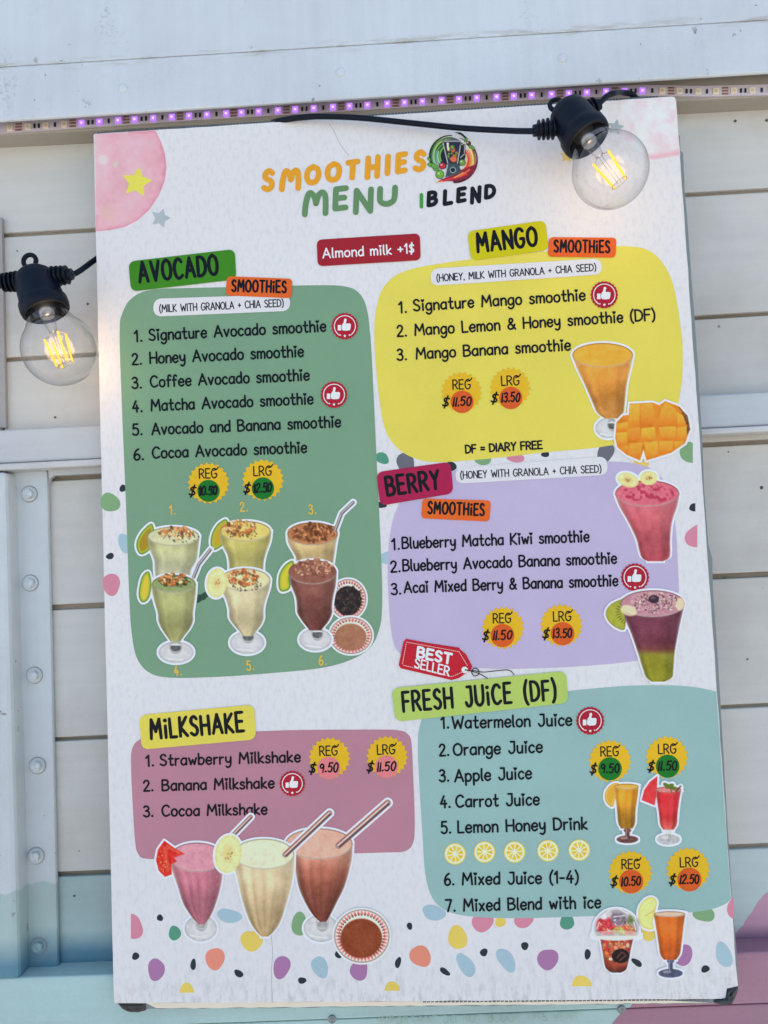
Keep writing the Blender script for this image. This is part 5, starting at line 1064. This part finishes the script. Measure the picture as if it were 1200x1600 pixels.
def lamp(bx, by, Yb, tx, ty, Rb, gl_dirs, hookoff, powr, roll=0):
    c = at(bx, by, Yb); k = Rb/.0288; Yt = min(np.linspace(Yb+.002, Yb+.073, 200), key=lambda y: abs(np.linalg.norm(at(tx, ty, y)-c)-.074*k)); ax = c-at(tx, ty, Yt); ax /= np.linalg.norm(ax)
    pr = [(-.047, .0132), (-.040, .0138), (-.034, .0148), (-.029, .0166), (-.0245, .0188), (-.0205, .0208)]
    pr += [(-.0288*math.cos(a), .0288*math.sin(a)) for a in np.linspace(math.radians(50), math.pi, 30)]
    v, f = lathe(c, ax, [(a*k, b*k) for a, b in pr], 64); bulb = wobj('bulb', v, f, M_GLASS, slight, smooth=True)
    # socket
    so_ = [(-.048, 0), (-.048, .0152), (-.034, .0158), (-.0335, .0168), (-.035, .0186), (-.0385, .0192), (-.0435, .0190), (-.0445, .0178), (-.0475, .0174), (-.062, .0162), (-.0685, .0146), (-.0720, .0110), (-.0735, .0060), (-.0740, 0)]
    v, f = lathe(c, ax, [(a*k, b*k) for a, b in so_], 48); sk2 = wobj('lamp_socket', v, f, M_BLK, slight, smooth=True)
    v, f = lathe(c, ax, [(a*k, b*k) for a, b in [(-.0475, .0), (-.0475, .0085), (-.040, .0085), (-.036, .0062), (-.030, .0055), (-.030, .0)]], 24); wobj('bulb_cap', v, f, M_SCREW, slight, bulb, smooth=True)
    v, f = lathe(c, ax, [(a*k, b*k) for a, b in [(-.030, .0052), (-.024, .0045), (-.019, .0034), (-.016, .0030), (-.015, .0)]], 24); wobj('glass_stem', v, f, M_GLASS, slight, bulb, smooth=True)
    u = np.cross(ax, [0, 1.0, 0]); u /= np.linalg.norm(u); w_ = np.cross(ax, u)
    cr, sr = math.cos(roll), math.sin(roll); u, w_ = u*cr+w_*sr, -u*sr+w_*cr
    for i, (du, dw) in enumerate(((-1, -1), (1, -1), (-1, 1), (1, 1))):
        a = c+(ax*-.0115+u*du*.0070+w_*dw*.0045)*k; b = c+(ax*.0135+u*du*.0052+w_*dw*.0030)*k
        v, f = tube([a, (a+b)/2, b], .00085*k, 10, 3); wobj('filament', v, f, M_FIL, slight, bulb, smooth=True)
        st = c+(ax*-.0165+u*du*.0015)*k; v, f = tube([st, c+(ax*-.0145+u*du*.0045)*k, a], .00022*k, 6, 3); wobj('filament_wire', v, f, M_WIRE, slight, bulb)
    e = [c+(ax*.0138+u*du*.0052+w_*dw*.003)*k for du, dw in ((-1, -1), (-1, 1), (1, 1), (1, -1))]
    v, f = tube(e, .00028*k, 6, 2, True); wobj('filament_wire', v, f, M_WIRE, slight, bulb)
    for du in (-.0012, .0012):
        v, f = tube([c+(ax*-.016+u*du)*k, c+(ax*.0138+u*du)*k], .00018, 6, 1); wobj('filament_wire', v, f, M_WIRE, slight, bulb)
    ends = []
    for (gx, gy), d in gl_dirs:
        d = np.array([d[0], d[1], d[2]], float); d /= np.linalg.norm(d); yy = (c-ax*.060*k)[1]; p0 = at(gx, gy, yy)
        prf = [(-.016, .0), (-.015, .0060), (-.003, .0060)]
        for j in range(4): b_ = -.002+j*.0036; prf += [(b_, .0056-.0003*j), (b_+.0004, .0084-.0003*j), (b_+.0014, .0084-.0003*j), (b_+.0018, .0056-.0003*j)]
        prf += [(.0142, .0045), (.0142, 0)]
        v, f = lathe(p0, d, [(a*k, b*k) for a, b in prf], 28); wobj('cable_gland', v, f, M_BLK, slight, sk2, smooth=False)
        ends.append(p0+d*.013*k)
    hc = c-ax*.0745*k+np.array([hookoff[0], 0, hookoff[1]]); hk_ = []
    hx = -ax; hy = np.cross(ax, [0, 1.0, 0]); hy /= np.linalg.norm(hy)
    for a in np.linspace(-2.35, 2.35, 11): hk_.append(hc+(hx*math.cos(a)*.0055+hy*math.sin(a)*.0052)*k)
    v, f = tube(hk_, .0019*k, 10, 4); wobj('hook_loop', v, f, M_BLK, slight, sk2, smooth=True)
    pl = bpy.data.lights.new('bulb_light', 'POINT'); pl.energy = powr; pl.color = (1, .62, .30); pl.shadow_soft_size = .012
    po = bpy.data.objects.new('bulb_light', pl); C.objects.link(po); po.parent = slight; po.location = ROOT[slight.name] @ Vector(c)
    return ends, c
e1, c1 = lamp(953.5, 266, -.060, 880, 166, .0288*1.0, (((861, 201), (-1, 0, -.06)), ((912, 176), (.86, 0, .42))), (-.005, .001), .035*.5, .5)
e2, c2 = lamp(93, 546, -.030, 49, 421, .0288*1.02, (((25, 440), (-1, 0, -.02)), ((86, 432), (1, 0, .08))), (-.001, .0065), .03, .3)
def cab(pts, name='cable'):
    v, f = tube(pts, .00235, 14, 10); wobj(name, v, f, M_BLK, slight, smooth=True)
ys = e1[0][1]
cab([at(425, 192, .012), at(440, 188, .004), at(470, 183.5, -.002), at(500, 182, -.005), at(560, 184, -.0075), at(640, 192, -.010), at(720, 200, -.013), at(790, 204, (ys-.013)/2), at(828, 205, ys), e1[0], e1[0]+np.array([.004, 0, 0])])
cab([e1[1]-np.array([.004, 0, .002]), e1[1], at(938, 160, ys), at(949, 150, ys+.002), at(962, 145, ys+.008), at(975, 145, .004), at(988, 148, .010), at(1000, 160, .013)])
y2 = e2[0][1]
cab([e2[1]-np.array([.004, 0, 0]), e2[1], at(114, 429, max(y2, 0)+.003), at(125, 423, .008), at(136, 415, .014), at(147, 407, .020), at(165, 396, .025), at(200, 385, .030)])
cab([e2[0]+np.array([.004, 0, 0]), e2[0], at(-10, 443, y2), at(-60, 440, y2), at(-160, 425, y2), at(-300, 380, y2)])
